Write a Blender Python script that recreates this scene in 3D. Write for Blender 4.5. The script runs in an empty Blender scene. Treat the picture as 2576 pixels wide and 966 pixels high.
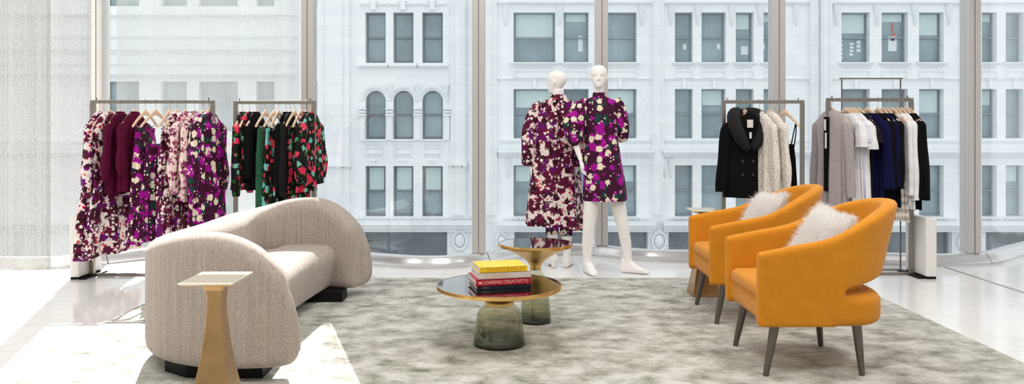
import bpy, math, random
from mathutils import Vector, Matrix
R = math.radians
rnd = random.Random(7)
C = bpy.context.scene.collection
F = 2000.0; CH = 1.32; HY = 320.0; CX = 1288.0

# ---------------------------------------------------------------- camera, sky, lights, exposure
cam_d = bpy.data.cameras.new('camera'); cam = bpy.data.objects.new('camera', cam_d); C.objects.link(cam)
cam.location = (0, 0, CH); cam.rotation_euler = (R(90), 0, 0)
cam_d.sensor_width = 36; cam_d.lens = 36*F/2576; cam_d.shift_y = -(483-HY)/2576
cam_d.clip_end = 300
bpy.context.scene.camera = cam
vs = bpy.context.scene.view_settings
vs.view_transform = 'Standard'; vs.look = 'None'; vs.gamma = 1; vs.use_curve_mapping = False
vs.exposure = 0.0
w = bpy.data.worlds.new('sky'); bpy.context.scene.world = w; w.use_nodes = True
bg = w.node_tree.nodes['Background']
bg.inputs[0].default_value = (0.93, 0.975, 1.0, 1); bg.inputs[1].default_value = 1.3
sun_d = bpy.data.lights.new('sun', 'SUN'); sun_d.energy = 24.0; sun_d.angle = R(0.4); sun_d.color = (1.0, 0.96, 0.9)
sun = bpy.data.objects.new('sun', sun_d); C.objects.link(sun); sun.location = (-6, 20, 20)
sun.rotation_euler = Vector((0.60, -1.77, -1.56)).to_track_quat('-Z', 'Y').to_euler()
FILL_LAMPS = [(-3.2, 1.2, 48), (0, 1.2, 70), (3.2, 1.2, 76), (-3.2, 4.6, 26), (0, 4.6, 54), (3.2, 4.6, 66)]  # added fill lamps: position and power
CEIL = 4.9

# ---------------------------------------------------------------- node helpers
def new_mat(name):
    m = bpy.data.materials.new(name); m.use_nodes = True
    nt = m.node_tree
    return m, nt, nt.nodes['Principled BSDF'], nt.nodes['Material Output']
def rgb(r, g, b):
    f = lambda c: (c/255/12.92) if c/255 <= .04045 else ((c/255+.055)/1.055)**2.4
    return (f(r), f(g), f(b), 1)
def mat(name, col, rough=.5, metal=0, bump=0, bscale=200, var=0, vscale=8, sheen=0, coat=0, emit=0, aniso=None, spec=None):
    m, nt, p, out = new_mat(name)
    p.inputs['Base Color'].default_value = col
    p.inputs['Roughness'].default_value = rough; p.inputs['Metallic'].default_value = metal
    if spec is not None: p.inputs['Specular IOR Level'].default_value = spec
    if sheen: p.inputs['Sheen Weight'].default_value = sheen
    if coat: p.inputs['Coat Weight'].default_value = coat; p.inputs['Coat Roughness'].default_value = .05
    if emit: p.inputs['Emission Color'].default_value = col; p.inputs['Emission Strength'].default_value = emit
    tc = nt.nodes.new('ShaderNodeTexCoord')
    vec = tc.outputs['Object']
    if aniso:
        mp = nt.nodes.new('ShaderNodeMapping'); mp.inputs['Scale'].default_value = aniso
        nt.links.new(vec, mp.inputs[0]); vec = mp.outputs[0]
    if var:
        n = nt.nodes.new('ShaderNodeTexNoise'); n.inputs['Scale'].default_value = vscale; n.inputs['Detail'].default_value = 4
        nt.links.new(vec, n.inputs['Vector'])
        cr = nt.nodes.new('ShaderNodeValToRGB'); cr.color_ramp.elements[0].position = .35; cr.color_ramp.elements[1].position = .68
        d = 1-var; cr.color_ramp.elements[0].color = (col[0]*d, col[1]*d, col[2]*d, 1)
        u = 1+var*.5; cr.color_ramp.elements[1].color = (min(1,col[0]*u), min(1,col[1]*u), min(1,col[2]*u), 1)
        nt.links.new(n.outputs['Fac'], cr.inputs[0]); nt.links.new(cr.outputs[0], p.inputs['Base Color'])
    if bump:
        n = nt.nodes.new('ShaderNodeTexNoise'); n.inputs['Scale'].default_value = bscale; n.inputs['Detail'].default_value = 2
        nt.links.new(vec, n.inputs['Vector'])
        b = nt.nodes.new('ShaderNodeBump'); b.inputs['Strength'].default_value = bump; b.inputs['Distance'].default_value = .01
        nt.links.new(n.outputs['Fac'], b.inputs['Height']); nt.links.new(b.outputs[0], p.inputs['Normal'])
    return m
def math_n(nt, op, a, b=None):
    n = nt.nodes.new('ShaderNodeMath'); n.operation = op
    for i, v in enumerate((a, b)):
        if v is None: continue
        if isinstance(v, (int, float)): n.inputs[i].default_value = v
        else: nt.links.new(v, n.inputs[i])
    return n.outputs[0]
def floral(name, base, layers, rough=.75, wobble=.35, base2=None):
    """printed cloth: layers of scalloped blooms; each layer = colour, scale, radius, share of cells, seed, colour of centre"""
    m, nt, p, out = new_mat(name); p.inputs['Roughness'].default_value = rough; p.inputs['Specular IOR Level'].default_value = .2
    tc = nt.nodes.new('ShaderNodeTexCoord'); oi = nt.nodes.new('ShaderNodeObjectInfo')
    off = nt.nodes.new('ShaderNodeVectorMath'); off.operation = 'ADD'
    sc = nt.nodes.new('ShaderNodeVectorMath'); sc.operation = 'SCALE'; sc.inputs['Scale'].default_value = 13
    cb = nt.nodes.new('ShaderNodeCombineXYZ')
    for i in range(3): nt.links.new(oi.outputs['Random'], cb.inputs[i])
    nt.links.new(cb.outputs[0], sc.inputs[0]); nt.links.new(tc.outputs['Object'], off.inputs[0]); nt.links.new(sc.outputs[0], off.inputs[1])
    cur = None
    if base2:
        n = nt.nodes.new('ShaderNodeTexNoise'); n.inputs['Scale'].default_value = 22; nt.links.new(off.outputs[0], n.inputs['Vector'])
        mx = nt.nodes.new('ShaderNodeMix'); mx.data_type = 'RGBA'
        mx.inputs[6].default_value = base; mx.inputs[7].default_value = base2
        nt.links.new(math_n(nt, 'GREATER_THAN', n.outputs['Fac'], .52), mx.inputs[0]); cur = mx.outputs[2]
    for (col, scale, rad, share, seed, wob) in layers:
        nz = nt.nodes.new('ShaderNodeTexNoise'); nz.inputs['Scale'].default_value = scale*3.6; nz.inputs['Detail'].default_value = 2
        nt.links.new(off.outputs[0], nz.inputs['Vector'])
        sub = nt.nodes.new('ShaderNodeVectorMath'); sub.operation = 'SUBTRACT'; sub.inputs[1].default_value = (.5, .5, .5)
        nt.links.new(nz.outputs['Color'], sub.inputs[0])
        s2 = nt.nodes.new('ShaderNodeVectorMath'); s2.operation = 'SCALE'; s2.inputs['Scale'].default_value = wob/scale
        nt.links.new(sub.outputs[0], s2.inputs[0])
        ad = nt.nodes.new('ShaderNodeVectorMath'); ad.operation = 'ADD'
        nt.links.new(off.outputs[0], ad.inputs[0]); nt.links.new(s2.outputs[0], ad.inputs[1])
        ad2 = nt.nodes.new('ShaderNodeVectorMath'); ad2.operation = 'ADD'; ad2.inputs[1].default_value = (seed*3.1, seed*1.7, seed*.9)
        nt.links.new(ad.outputs[0], ad2.inputs[0])
        v = nt.nodes.new('ShaderNodeTexVoronoi'); v.inputs['Scale'].default_value = scale; v.inputs['Randomness'].default_value = .85
        nt.links.new(ad2.outputs[0], v.inputs['Vector'])
        sp = nt.nodes.new('ShaderNodeSeparateColor'); nt.links.new(v.outputs['Color'], sp.inputs[0])
        a = math_n(nt, 'LESS_THAN', v.outputs['Distance'], rad); b = math_n(nt, 'LESS_THAN', sp.outputs[0], share)
        fac = math_n(nt, 'MULTIPLY', a, b)
        mx = nt.nodes.new('ShaderNodeMix'); mx.data_type = 'RGBA'
        if cur is None: mx.inputs[6].default_value = base
        else: nt.links.new(cur, mx.inputs[6])
        mx.inputs[7].default_value = col; nt.links.new(fac, mx.inputs[0]); cur = mx.outputs[2]
    nt.links.new(cur, p.inputs['Base Color'])
    return m
def thin_glass(name, tint, refl=1.0, rough=0.0):
    m, nt, p, out = new_mat(name); nt.nodes.remove(p)
    t = nt.nodes.new('ShaderNodeBsdfTransparent'); t.inputs[0].default_value = tint
    g = nt.nodes.new('ShaderNodeBsdfGlossy'); g.inputs['Roughness'].default_value = rough
    ge = nt.nodes.new('ShaderNodeNewGeometry'); dt = nt.nodes.new('ShaderNodeVectorMath'); dt.operation = 'DOT_PRODUCT'
    nt.links.new(ge.outputs['Normal'], dt.inputs[0]); nt.links.new(ge.outputs['Incoming'], dt.inputs[1])
    c_ = math_n(nt, 'SUBTRACT', 1.0, math_n(nt, 'ABSOLUTE', dt.outputs['Value']))
    fr_ = math_n(nt, 'ADD', math_n(nt, 'MULTIPLY', math_n(nt, 'POWER', c_, 5.0), .93), .055)
    mx = nt.nodes.new('ShaderNodeMixShader')
    nt.links.new(math_n(nt, 'MINIMUM', math_n(nt, 'MULTIPLY', fr_, refl), 1.0), mx.inputs[0])
    nt.links.new(t.outputs[0], mx.inputs[1]); nt.links.new(g.outputs[0], mx.inputs[2]); nt.links.new(mx.outputs[0], out.inputs[0])
    return m
def sheer(name, col, opacity, weave, ws):
    m, nt, p, out = new_mat(name); nt.nodes.remove(p)
    tc = nt.nodes.new('ShaderNodeTexCoord')
    t = nt.nodes.new('ShaderNodeBsdfTransparent'); d = nt.nodes.new('ShaderNodeBsdfDiffuse'); d.inputs[0].default_value = col
    tr = nt.nodes.new('ShaderNodeBsdfTranslucent'); tr.inputs[0].default_value = col
    cloth = nt.nodes.new('ShaderNodeMixShader'); cloth.inputs[0].default_value = .05
    nt.links.new(d.outputs[0], cloth.inputs[1]); nt.links.new(tr.outputs[0], cloth.inputs[2])
    n1 = nt.nodes.new('ShaderNodeTexNoise'); n1.inputs['Detail'].default_value = 3
    mp = nt.nodes.new('ShaderNodeMapping'); mp.inputs['Scale'].default_value = (5, 5, .15); nt.links.new(tc.outputs['Object'], mp.inputs[0])
    nt.links.new(mp.outputs[0], n1.inputs['Vector']); n1.inputs['Scale'].default_value = 1
    mp2 = nt.nodes.new('ShaderNodeMapping'); mp2.inputs['Scale'].default_value = (ws, ws, ws*1.3); nt.links.new(tc.outputs['Object'], mp2.inputs[0])
    v = nt.nodes.new('ShaderNodeTexVoronoi'); v.inputs['Scale'].default_value = 1; v.inputs['Randomness'].default_value = .45
    nt.links.new(mp2.outputs[0], v.inputs['Vector'])
    yarn = nt.nodes.new('ShaderNodeValToRGB'); yarn.color_ramp.elements[0].position = .15; yarn.color_ramp.elements[1].position = .6
    yarn.color_ramp.elements[0].color = tuple(min(1, c*1.15) for c in col[:3])+(1,); k_ = max(.3, 1-weave*.45); yarn.color_ramp.elements[1].color = tuple(c*k_ for c in col[:3])+(1,)
    nt.links.new(v.outputs['Distance'], yarn.inputs[0]); nt.links.new(yarn.outputs[0], d.inputs[0])
    a = math_n(nt, 'MULTIPLY', math_n(nt, 'SUBTRACT', .5, v.outputs['Distance']), weave)
    b = math_n(nt, 'MULTIPLY', math_n(nt, 'SUBTRACT', n1.outputs['Fac'], .5), .4)
    f = math_n(nt, 'ADD', math_n(nt, 'ADD', a, b), opacity); f = math_n(nt, 'MINIMUM', math_n(nt, 'MAXIMUM', f, .05), .97)
    mx = nt.nodes.new('ShaderNodeMixShader'); nt.links.new(f, mx.inputs[0])
    nt.links.new(t.outputs[0], mx.inputs[1]); nt.links.new(cloth.outputs[0], mx.inputs[2]); nt.links.new(mx.outputs[0], out.inputs[0])
    return m

# ---------------------------------------------------------------- mesh helpers
class MB:
    def __init__(s): s.v = []; s.f = []
    def add(s, vs_, fs):
        o = len(s.v); s.v += [tuple(p) for p in vs_]; s.f += [tuple(i+o for i in f) for f in fs]; return s
    def box(s, x0, x1, y0, y1, z0, z1):
        return s.add([(x0,y0,z0),(x1,y0,z0),(x1,y1,z0),(x0,y1,z0),(x0,y0,z1),(x1,y0,z1),(x1,y1,z1),(x0,y1,z1)],
                     [(0,3,2,1),(4,5,6,7),(0,1,5,4),(1,2,6,5),(2,3,7,6),(3,0,4,7)])
    def loft(s, rings, cap0=True, cap1=True, closed=True):
        n = len(rings[0]); vs_ = [p for r in rings for p in r]; fs = []
        for i in range(len(rings)-1):
            for j in range(n if closed else n-1):
                k = (j+1) % n; fs.append((i*n+j, i*n+k, (i+1)*n+k, (i+1)*n+j))
        if cap0 and closed: fs.append(tuple(range(n-1, -1, -1)))
        if cap1 and closed: b = (len(rings)-1)*n; fs.append(tuple(b+j for j in range(n)))
        return s.add(vs_, fs)
    def lathe(s, prof, cx=0, cy=0, n=48, cap0=True, cap1=True):
        return s.loft([[(cx+r*math.cos(2*math.pi*j/n), cy+r*math.sin(2*math.pi*j/n), z) for j in range(n)] for r, z in prof], cap0, cap1)
    def tube(s, pts, rad, n=10, cap=True, flat=None):
        """sweep along pts; rad number or list; flat=(axis vector, factor) squashes the section"""
        P = [Vector(p) for p in pts]; m = len(P)
        rr = rad if isinstance(rad, (list, tuple)) else [rad]*m
        rings = []; up = None
        for i in range(m):
            t = (P[min(i+1, m-1)]-P[max(i-1, 0)]).normalized()
            if up is None:
                up = t.cross(Vector((0, 0, 1)))
                if up.length < .1: up = t.cross(Vector((1, 0, 0)))
                up.normalize()
            up = (up - t*up.dot(t)).normalized(); side = t.cross(up)
            ring = []
            for j in range(n):
                a = 2*math.pi*j/n; d = up*math.cos(a)+side*math.sin(a)
                d = d*rr[i]
                if flat: ax = Vector(flat[0]); d = d - ax*(d.dot(ax)*(1-flat[1]))
                ring.append(P[i]+d)
            rings.append(ring)
        return s.loft(rings, cap, cap)
    def ellip(s, c, r, n=14, m=10):
        rings = []
        for i in range(1, m):
            a = math.pi*i/m
            rings.append([(c[0]+r[0]*math.sin(a)*math.cos(2*math.pi*j/n), c[1]+r[1]*math.sin(a)*math.sin(2*math.pi*j/n), c[2]-r[2]*math.cos(a)) for j in range(n)])
        return s.loft(rings)
    def build(s, name, m, parent=None, smooth=True, loc=None, bevel=0, subd=0):
        me = bpy.data.meshes.new(name); me.from_pydata([tuple(p) for p in s.v], [], s.f); me.validate()
        import bmesh as _b
        bm = _b.new(); bm.from_mesh(me); _b.ops.recalc_face_normals(bm, faces=bm.faces); bm.to_mesh(me); bm.free()
        if m: me.materials.append(m)
        for p in me.polygons: p.use_smooth = smooth
        o = bpy.data.objects.new(name, me); C.objects.link(o)
        if parent: o.parent = parent
        if loc: o.location = loc
        if bevel:
            b = o.modifiers.new('bevel', 'BEVEL'); b.width = bevel; b.segments = 3; b.limit_method = 'ANGLE'; b.angle_limit = R(40)
            for p in me.polygons: p.use_smooth = False
        if subd:
            b = o.modifiers.new('subd', 'SUBSURF'); b.levels = subd; b.render_levels = subd
        if smooth and not subd and not bevel:
            try: me.set_sharp_from_angle(angle=R(50))
            except Exception: pass
        return o
def tag(o, label=None, cat=None, group=None, kind=None):
    if label: o['label'] = label
    if cat: o['category'] = cat
    if group: o['group'] = group
    if kind: o['kind'] = kind
    return o
def remeshed(mb, name, m, parent, voxel=.007, smooth_it=6):
    o = mb.build(name, m, parent)
    rm = o.modifiers.new('r', 'REMESH'); rm.mode = 'VOXEL'; rm.voxel_size = voxel; rm.use_smooth_shade = True
    sm = o.modifiers.new('s', 'SMOOTH'); sm.factor = .5; sm.iterations = smooth_it
    bpy.context.view_layer.update()
    me = bpy.data.meshes.new_from_object(o.evaluated_get(bpy.context.evaluated_depsgraph_get()))
    o.modifiers.clear(); o.data = me
    for p in me.polygons: p.use_smooth = True
    if not me.materials: me.materials.append(m)
    return o
def empty(name, loc=(0, 0, 0), rz=0):
    o = bpy.data.objects.new(name, None); C.objects.link(o); o.location = loc; o.rotation_euler = (0, 0, rz)
    o.empty_display_size = .1; return o
def struct(o): o['kind'] = 'structure'; return o
def lerp(a, b, t): return a+(b-a)*t
def interp(tab, x):
    if x <= tab[0][0]: return tab[0][1]
    for (a, va), (b, vb) in zip(tab, tab[1:]):
        if x <= b: return va+(vb-va)*(x-a)/(b-a)
    return tab[-1][1]
def smooth_interp(tab, x):
    # Catmull-Rom through the table
    n = len(tab)
    if x <= tab[0][0]: return tab[0][1]
    if x >= tab[-1][0]: return tab[-1][1]
    for i in range(n-1):
        if x <= tab[i+1][0]: break
    x0, x1 = tab[i][0], tab[i+1][0]; h = x1-x0; t = (x-x0)/h
    def slope(k):
        if k == 0: return (tab[1][1]-tab[0][1])/(tab[1][0]-tab[0][0])
        if k == n-1: return (tab[-1][1]-tab[-2][1])/(tab[-1][0]-tab[-2][0])
        return (tab[k+1][1]-tab[k-1][1])/(tab[k+1][0]-tab[k-1][0])
    m0, m1 = slope(i)*h, slope(i+1)*h
    return (2*t**3-3*t*t+1)*tab[i][1]+(t**3-2*t*t+t)*m0+(-2*t**3+3*t*t)*tab[i+1][1]+(t**3-t*t)*m1

# ---------------------------------------------------------------- materials
M = {}
M['white_wall'] = mat('white_wall', rgb(236, 236, 234), .8)
M['mullion'] = mat('mullion_metal', rgb(205, 201, 198), .35, .35)
M['seam'] = mat('dark_seam', rgb(110, 108, 106), .6)
M['kerb'] = mat('kerb_metal', rgb(214, 214, 216), .22, .55)
M['glass'] = thin_glass('window_glass', (.955, .975, .975, 1), 1.3)
M['curtain_dense'] = sheer('curtain_dense', rgb(205, 205, 203), .72, 1.2, 75)
M['curtain_light'] = sheer('curtain_light', rgb(208, 208, 207), .56, .9, 80)
M['curtain_soft'] = sheer('curtain_soft', rgb(206, 213, 214), .52, .25, 260)
M['steel'] = mat('brushed_steel', rgb(150, 143, 135), .38, .85, bump=.05, bscale=300)
M['wood'] = mat('pale_wood', rgb(228, 196, 168), .45, var=.12, vscale=25, aniso=(1, 1, 6))
M['wire'] = mat('hook_wire', rgb(175, 170, 165), .3, .9)
M['ped'] = mat('pedestal_white', rgb(238, 234, 230), .3)
M['black'] = mat('black_plastic', rgb(16, 15, 15), .6, spec=.2)
M['brass'] = mat('brass', rgb(232, 190, 118), .26, 1.0, bump=.03, bscale=150)
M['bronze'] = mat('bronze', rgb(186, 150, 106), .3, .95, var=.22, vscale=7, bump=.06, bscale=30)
M['bronze_top_glare'] = mat('bronze_top_glare', rgb(244, 230, 206), .3, .95, bump=.02, bscale=20)  # paler than the bronze: window reflection put into the colour
M['black_glass'] = mat('black_glass', rgb(12, 12, 14), .02, 0, coat=1, spec=1.0)
M['smoke'] = thin_glass('smoked_glass', (.63, .62, .46, 1), 1.4)
def smoke_depth():   # the blown glass is thicker and darker towards its foot
    nt = M['smoke'].node_tree; t = next(n for n in nt.nodes if n.type == 'BSDF_TRANSPARENT')
    tc = nt.nodes.new('ShaderNodeTexCoord'); sp = nt.nodes.new('ShaderNodeSeparateXYZ'); cr = nt.nodes.new('ShaderNodeValToRGB'); nt.links.new(tc.outputs['Object'], sp.inputs[0])
    e = cr.color_ramp.elements; e[0].position = 0; e[0].color = (.34, .35, .27, 1); e[1].position = .95; e[1].color = (.88, .87, .76, 1); x = e.new(.35); x.color = (.62, .62, .46, 1)
    nt.links.new(math_n(nt, 'MULTIPLY', sp.outputs[2], 4.0), cr.inputs[0]); nt.links.new(cr.outputs[0], t.inputs[0])
smoke_depth()
M['smoke_dark'] = mat('smoked_glass_foot', rgb(30, 32, 27), .08)
M['leg'] = mat('gunmetal_leg', rgb(112, 106, 100), .33, .85, bump=.08, bscale=60, aniso=(8, 8, 1))
M['velvet'] = mat('ochre_velvet', rgb(216, 137, 0), .85, var=.07, vscale=12, bump=.15, bscale=500, sheen=.12)
M['mann'] = mat('mannequin_white', rgb(250, 246, 243), .3)
M['fur'] = mat('white_fur', rgb(250, 247, 243), .8, sheen=.3)
def fur_mat():
    m, nt, p, out = new_mat('white_fur'); nt.nodes.remove(p)
    d = nt.nodes.new('ShaderNodeBsdfDiffuse'); d.inputs[0].default_value = (.97, .95, .93, 1); t = nt.nodes.new('ShaderNodeBsdfTranslucent'); t.inputs[0].default_value = (.97, .95, .93, 1)
    mx = nt.nodes.new('ShaderNodeMixShader'); mx.inputs[0].default_value = .35
    nt.links.new(d.outputs[0], mx.inputs[1]); nt.links.new(t.outputs[0], mx.inputs[2]); nt.links.new(mx.outputs[0], out.inputs[0]); return m
M['fur'] = fur_mat()
M['bfur'] = mat('black_fur', rgb(16, 15, 17), .9)
M['label'] = mat('label_white', rgb(235, 228, 224), .7)
def sofa_mat():
    m, nt, p, out = new_mat('sofa_tweed'); p.inputs['Roughness'].default_value = .95; p.inputs['Sheen Weight'].default_value = .15
    tc = nt.nodes.new('ShaderNodeTexCoord'); mp = nt.nodes.new('ShaderNodeMapping'); mp.inputs['Scale'].default_value = (330, 330, 170)
    nt.links.new(tc.outputs['Object'], mp.inputs[0])
    n = nt.nodes.new('ShaderNodeTexNoise'); n.inputs['Scale'].default_value = 1; n.inputs['Detail'].default_value = 3; nt.links.new(mp.outputs[0], n.inputs['Vector'])
    mp2 = nt.nodes.new('ShaderNodeMapping'); mp2.inputs['Scale'].default_value = (55, 55, 1.5); nt.links.new(tc.outputs['Object'], mp2.inputs[0])
    n2 = nt.nodes.new('ShaderNodeTexNoise'); n2.inputs['Scale'].default_value = 1; nt.links.new(mp2.outputs[0], n2.inputs['Vector'])
    f = math_n(nt, 'ADD', math_n(nt, 'MULTIPLY', n.outputs['Fac'], .78), math_n(nt, 'MULTIPLY', n2.outputs['Fac'], .22))
    cr = nt.nodes.new('ShaderNodeValToRGB'); cr.color_ramp.elements[0].position = .36; cr.color_ramp.elements[1].position = .64
    cr.color_ramp.elements[0].color = rgb(140, 128, 119); cr.color_ramp.elements[1].color = rgb(196, 184, 173)
    nt.links.new(f, cr.inputs[0]); nt.links.new(cr.outputs[0], p.inputs['Base Color'])
    b = nt.nodes.new('ShaderNodeBump'); b.inputs['Strength'].default_value = .35; b.inputs['Distance'].default_value = .004
    nt.links.new(f, b.inputs['Height']); nt.links.new(b.outputs[0], p.inputs['Normal'])
    return m
M['sofa'] = sofa_mat()
PRINT_A = floral('burgundy_blossom_print', rgb(240, 226, 220), [
    (rgb(205, 40, 60), 30, .42, .5, 5, .9),
    (rgb(96, 16, 54), 15, .66, .66, 1, .9), (rgb(104, 14, 104), 14, .50, .36, 2, .8), (rgb(54, 8, 30), 19, .56, .42, 3, 1.0),
    (rgb(246, 234, 228), 30, .40, .40, 4, 1.0)])
PRINT_B = floral('magenta_rose_print', rgb(66, 14, 48), [
    (rgb(20, 66, 58), 17, .48, .42, 8, .7),
    (rgb(166, 10, 148), 12.5, .48, .56, 1, .55), (rgb(240, 228, 204), 15, .46, .38, 2, .55), (rgb(214, 178, 120), 15, .07, .38, 2, .55), (rgb(238, 226, 204), 38, .30, .22, 3, .3),
    (rgb(206, 50, 190), 22, .30, .2, 6, .5)])
PRINT_C = floral('poppy_on_black_print', rgb(18, 16, 16), [
    (rgb(40, 92, 34), 22, .42, .45, 7, .8), (rgb(120, 186, 168), 17, .44, .34, 2, .8),
    (rgb(226, 54, 86), 15, .48, .46, 1, .6), (rgb(238, 92, 110), 24, .32, .2, 4, .5)])
PRINT_C2 = floral('aqua_bloom_print', rgb(26, 22, 20), [
    (rgb(58, 92, 40), 24, .4, .4, 7, .8), (rgb(132, 212, 208), 14, .52, .5, 2, .5), (rgb(226, 66, 88), 20, .42, .34, 1, .6)])
PRINT_D = floral('pale_pink_blossom_print', rgb(238, 214, 208), [
    (rgb(190, 120, 140), 26, .45, .5, 5, .9), (rgb(138, 44, 96), 19, .5, .46, 1, .9), (rgb(98, 24, 60), 24, .42, .35, 3, 1.), (rgb(245, 226, 220), 34, .36, .4, 4, 1.)])
DOTS = floral('dotted_white', rgb(232, 224, 216), [(rgb(70, 62, 60), 75, .26, .75, 1, .4)], rough=.8)
def knit_mat():
    m, nt, p, out = new_mat('cream_patterned_knit'); p.inputs['Roughness'].default_value = .9
    tc = nt.nodes.new('ShaderNodeTexCoord'); sp = nt.nodes.new('ShaderNodeSeparateXYZ'); nt.links.new(tc.outputs['Object'], sp.inputs[0])
    z = sp.outputs[2]; hor = math_n(nt, 'ADD', sp.outputs[0], sp.outputs[1])
    # rows of small diamonds, in bands
    row = math_n(nt, 'ABSOLUTE', math_n(nt, 'SUBTRACT', math_n(nt, 'FRACT', math_n(nt, 'MULTIPLY', z, 15)), .5))
    col = math_n(nt, 'ABSOLUTE', math_n(nt, 'SUBTRACT', math_n(nt, 'FRACT', math_n(nt, 'MULTIPLY', hor, 38)), .5))
    d = math_n(nt, 'ADD', math_n(nt, 'MULTIPLY', row, 2.0), col)
    ringm = math_n(nt, 'MULTIPLY', math_n(nt, 'LESS_THAN', d, .42), math_n(nt, 'GREATER_THAN', d, .18))
    row2 = math_n(nt, 'LESS_THAN', math_n(nt, 'ABSOLUTE', math_n(nt, 'SUBTRACT', math_n(nt, 'FRACT', math_n(nt, 'MULTIPLY', z, 30)), .5)), .07)
    dash = math_n(nt, 'LESS_THAN', math_n(nt, 'FRACT', math_n(nt, 'MULTIPLY', hor, 76)), .5)
    f = math_n(nt, 'MAXIMUM', ringm, math_n(nt, 'MULTIPLY', row2, dash))
    mx = nt.nodes.new('ShaderNodeMix'); mx.data_type = 'RGBA'; mx.inputs[6].default_value = rgb(222, 212, 200); mx.inputs[7].default_value = rgb(70, 68, 72)
    nt.links.new(f, mx.inputs[0]); nt.links.new(mx.outputs[2], p.inputs['Base Color'])
    return m
KNIT = knit_mat()
def cloth(name, c, sheen=.0): return mat(name, c, .9, bump=.1, bscale=250, sheen=0, var=.08, vscale=14, spec=.15)
BURG = cloth('burgundy_crepe', rgb(84, 8, 46)); BLACKC = cloth('black_cloth', rgb(11, 10, 12), .03); GREENV = mat('green_velvet', rgb(14, 96, 60), .75, var=.35, vscale=30, bump=.2, bscale=200, sheen=.2)
WHITEC = cloth('white_cotton', rgb(236, 234, 236)); LAV = cloth('pale_lilac_cotton', rgb(222, 220, 236)); GREYK = mat('grey_wool', rgb(176, 166, 166), .95, var=.12, vscale=60, bump=.2, bscale=220)
NAVY = cloth('navy_wool', rgb(14, 16, 58), .05); DENIM = mat('denim_patch', rgb(112, 140, 176), .8, var=.3, vscale=20); CHARC = cloth('charcoal_cloth', rgb(30, 28, 30), .03)

# ---------------------------------------------------------------- room shell
def floor_mat():
    m, nt, p, out = new_mat('white_floor_tile'); p.inputs['Roughness'].default_value = .1
    tc = nt.nodes.new('ShaderNodeTexCoord'); mp = nt.nodes.new('ShaderNodeMapping')
    mp.inputs['Location'].default_value = (3.047+.61*10, -4.378+.305*40, 0); nt.links.new(tc.outputs['Object'], mp.inputs[0])
    b = nt.nodes.new('ShaderNodeTexBrick'); b.offset = 0; b.inputs['Scale'].default_value = 1
    b.inputs['Brick Width'].default_value = .61; b.inputs['Row Height'].default_value = .305; b.inputs['Mortar Size'].default_value = .0016
    b.inputs['Mortar Smooth'].default_value = .1
    b.inputs['Color1'].default_value = rgb(246, 244, 243); b.inputs['Color2'].default_value = rgb(242, 240, 239); b.inputs['Mortar'].default_value = rgb(196, 194, 192)
    nt.links.new(mp.outputs[0], b.inputs['Vector']); nt.links.new(b.outputs[0], p.inputs['Base Color'])
    return m
struct(MB().box(-8, 8, -5.15, -5, 0, CEIL).build('wall_back', M['white_wall'], smooth=False))
struct(MB().box(-8.15, -8, -5, 8.15, 0, CEIL).build('wall_left', M['white_wall'], smooth=False))
struct(MB().box(8, 8.15, -5, 8.35, 0, CEIL).build('wall_right', M['white_wall'], smooth=False))
struct(MB().box(4.065, 4.095, -5, 7.5, .0002, .0022).build('trim_20', mat('floor_strip_metal', rgb(168, 168, 168), .35, .5), smooth=False))

# wavy window line (front foot of the kerb)
WLINE = [(-8.2, 8.0), (-6.6, 8.0), (-5.6, 7.55), (-4.736, 7.354), (-4.241, 7.395), (-3.948, 7.63), (-3.635, 7.91), (-2.9, 8.12), (-2.1, 7.92), (-1.386, 7.595), (-.912, 7.416),
         (-.488, 7.458), (-.16, 7.70), (.2, 8.08), (.622, 8.19), (.85, 8.12), (1.09, 7.935), (1.351, 7.81), (1.755, 7.765), (2.6, 7.70), (3.3, 7.66), (3.7, 7.58), (3.979, 7.521),
         (4.3, 7.543), (4.718, 7.697), (4.926, 7.857), (5.23, 8.123), (5.8, 8.5), (6.8, 8.4), (8.2, 8.2)]
def wy(x): return smooth_interp(WLINE, x)
def wpt(x, off):
    d = (wy(x+.01)-wy(x-.01))/.02; n = Vector((-d, 1, 0)).normalized()
    return Vector((x, wy(x), 0))+n*off
def plan_slab(z0, z1, off):
    xs = [lerp(-8, 8, i/160) for i in range(161)]; pts = [(-8, -5), (8, -5)]+[(x, wy(x)+off) for x in reversed(xs)]; n = len(pts)
    return MB().add([(x, y, z0) for x, y in pts]+[(x, y, z1) for x, y in pts], [tuple(range(n-1, -1, -1)), tuple(range(n, 2*n))]+[(i, (i+1) % n, n+(i+1) % n, n+i) for i in range(n)])
struct(plan_slab(-.12, 0, .16).build('floor', floor_mat(), smooth=False))
struct(plan_slab(CEIL, CEIL+.2, .16).build('ceiling', M['white_wall'], smooth=False))
KPROF = [(0, 0), (0.0, .022), (.012, .03), (.03, .055), (.05, .088), (.062, .1), (.075, .104), (.14, .104), (.14, 0)]
def kerb(x0, x1, name):
    n = max(3, int((x1-x0)/.06)); rings = []
    for i in range(n+1):
        x = lerp(x0, x1, i/n); d = (wy(x+.01)-wy(x-.01))/.02; nn = Vector((-d, 1, 0)).normalized(); b = Vector((x, wy(x), 0))
        rings.append([b+nn*o+Vector((0, 0, z)) for o, z in KPROF])
    struct(MB().loft(rings).build(name, M['kerb']))
KX = [-8, -5.2, -3.9, -2.05, -.2, .80, 2.62, 4.62, 8]
for i in range(len(KX)-1): kerb(KX[i]+.004, KX[i+1]-.004, 'trim_%d' % (i+1))
MX = [-3.94, -2.09, -.25, .865, 2.60, 4.49]          # mullions
EX = [-8]+MX+[8]
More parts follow.
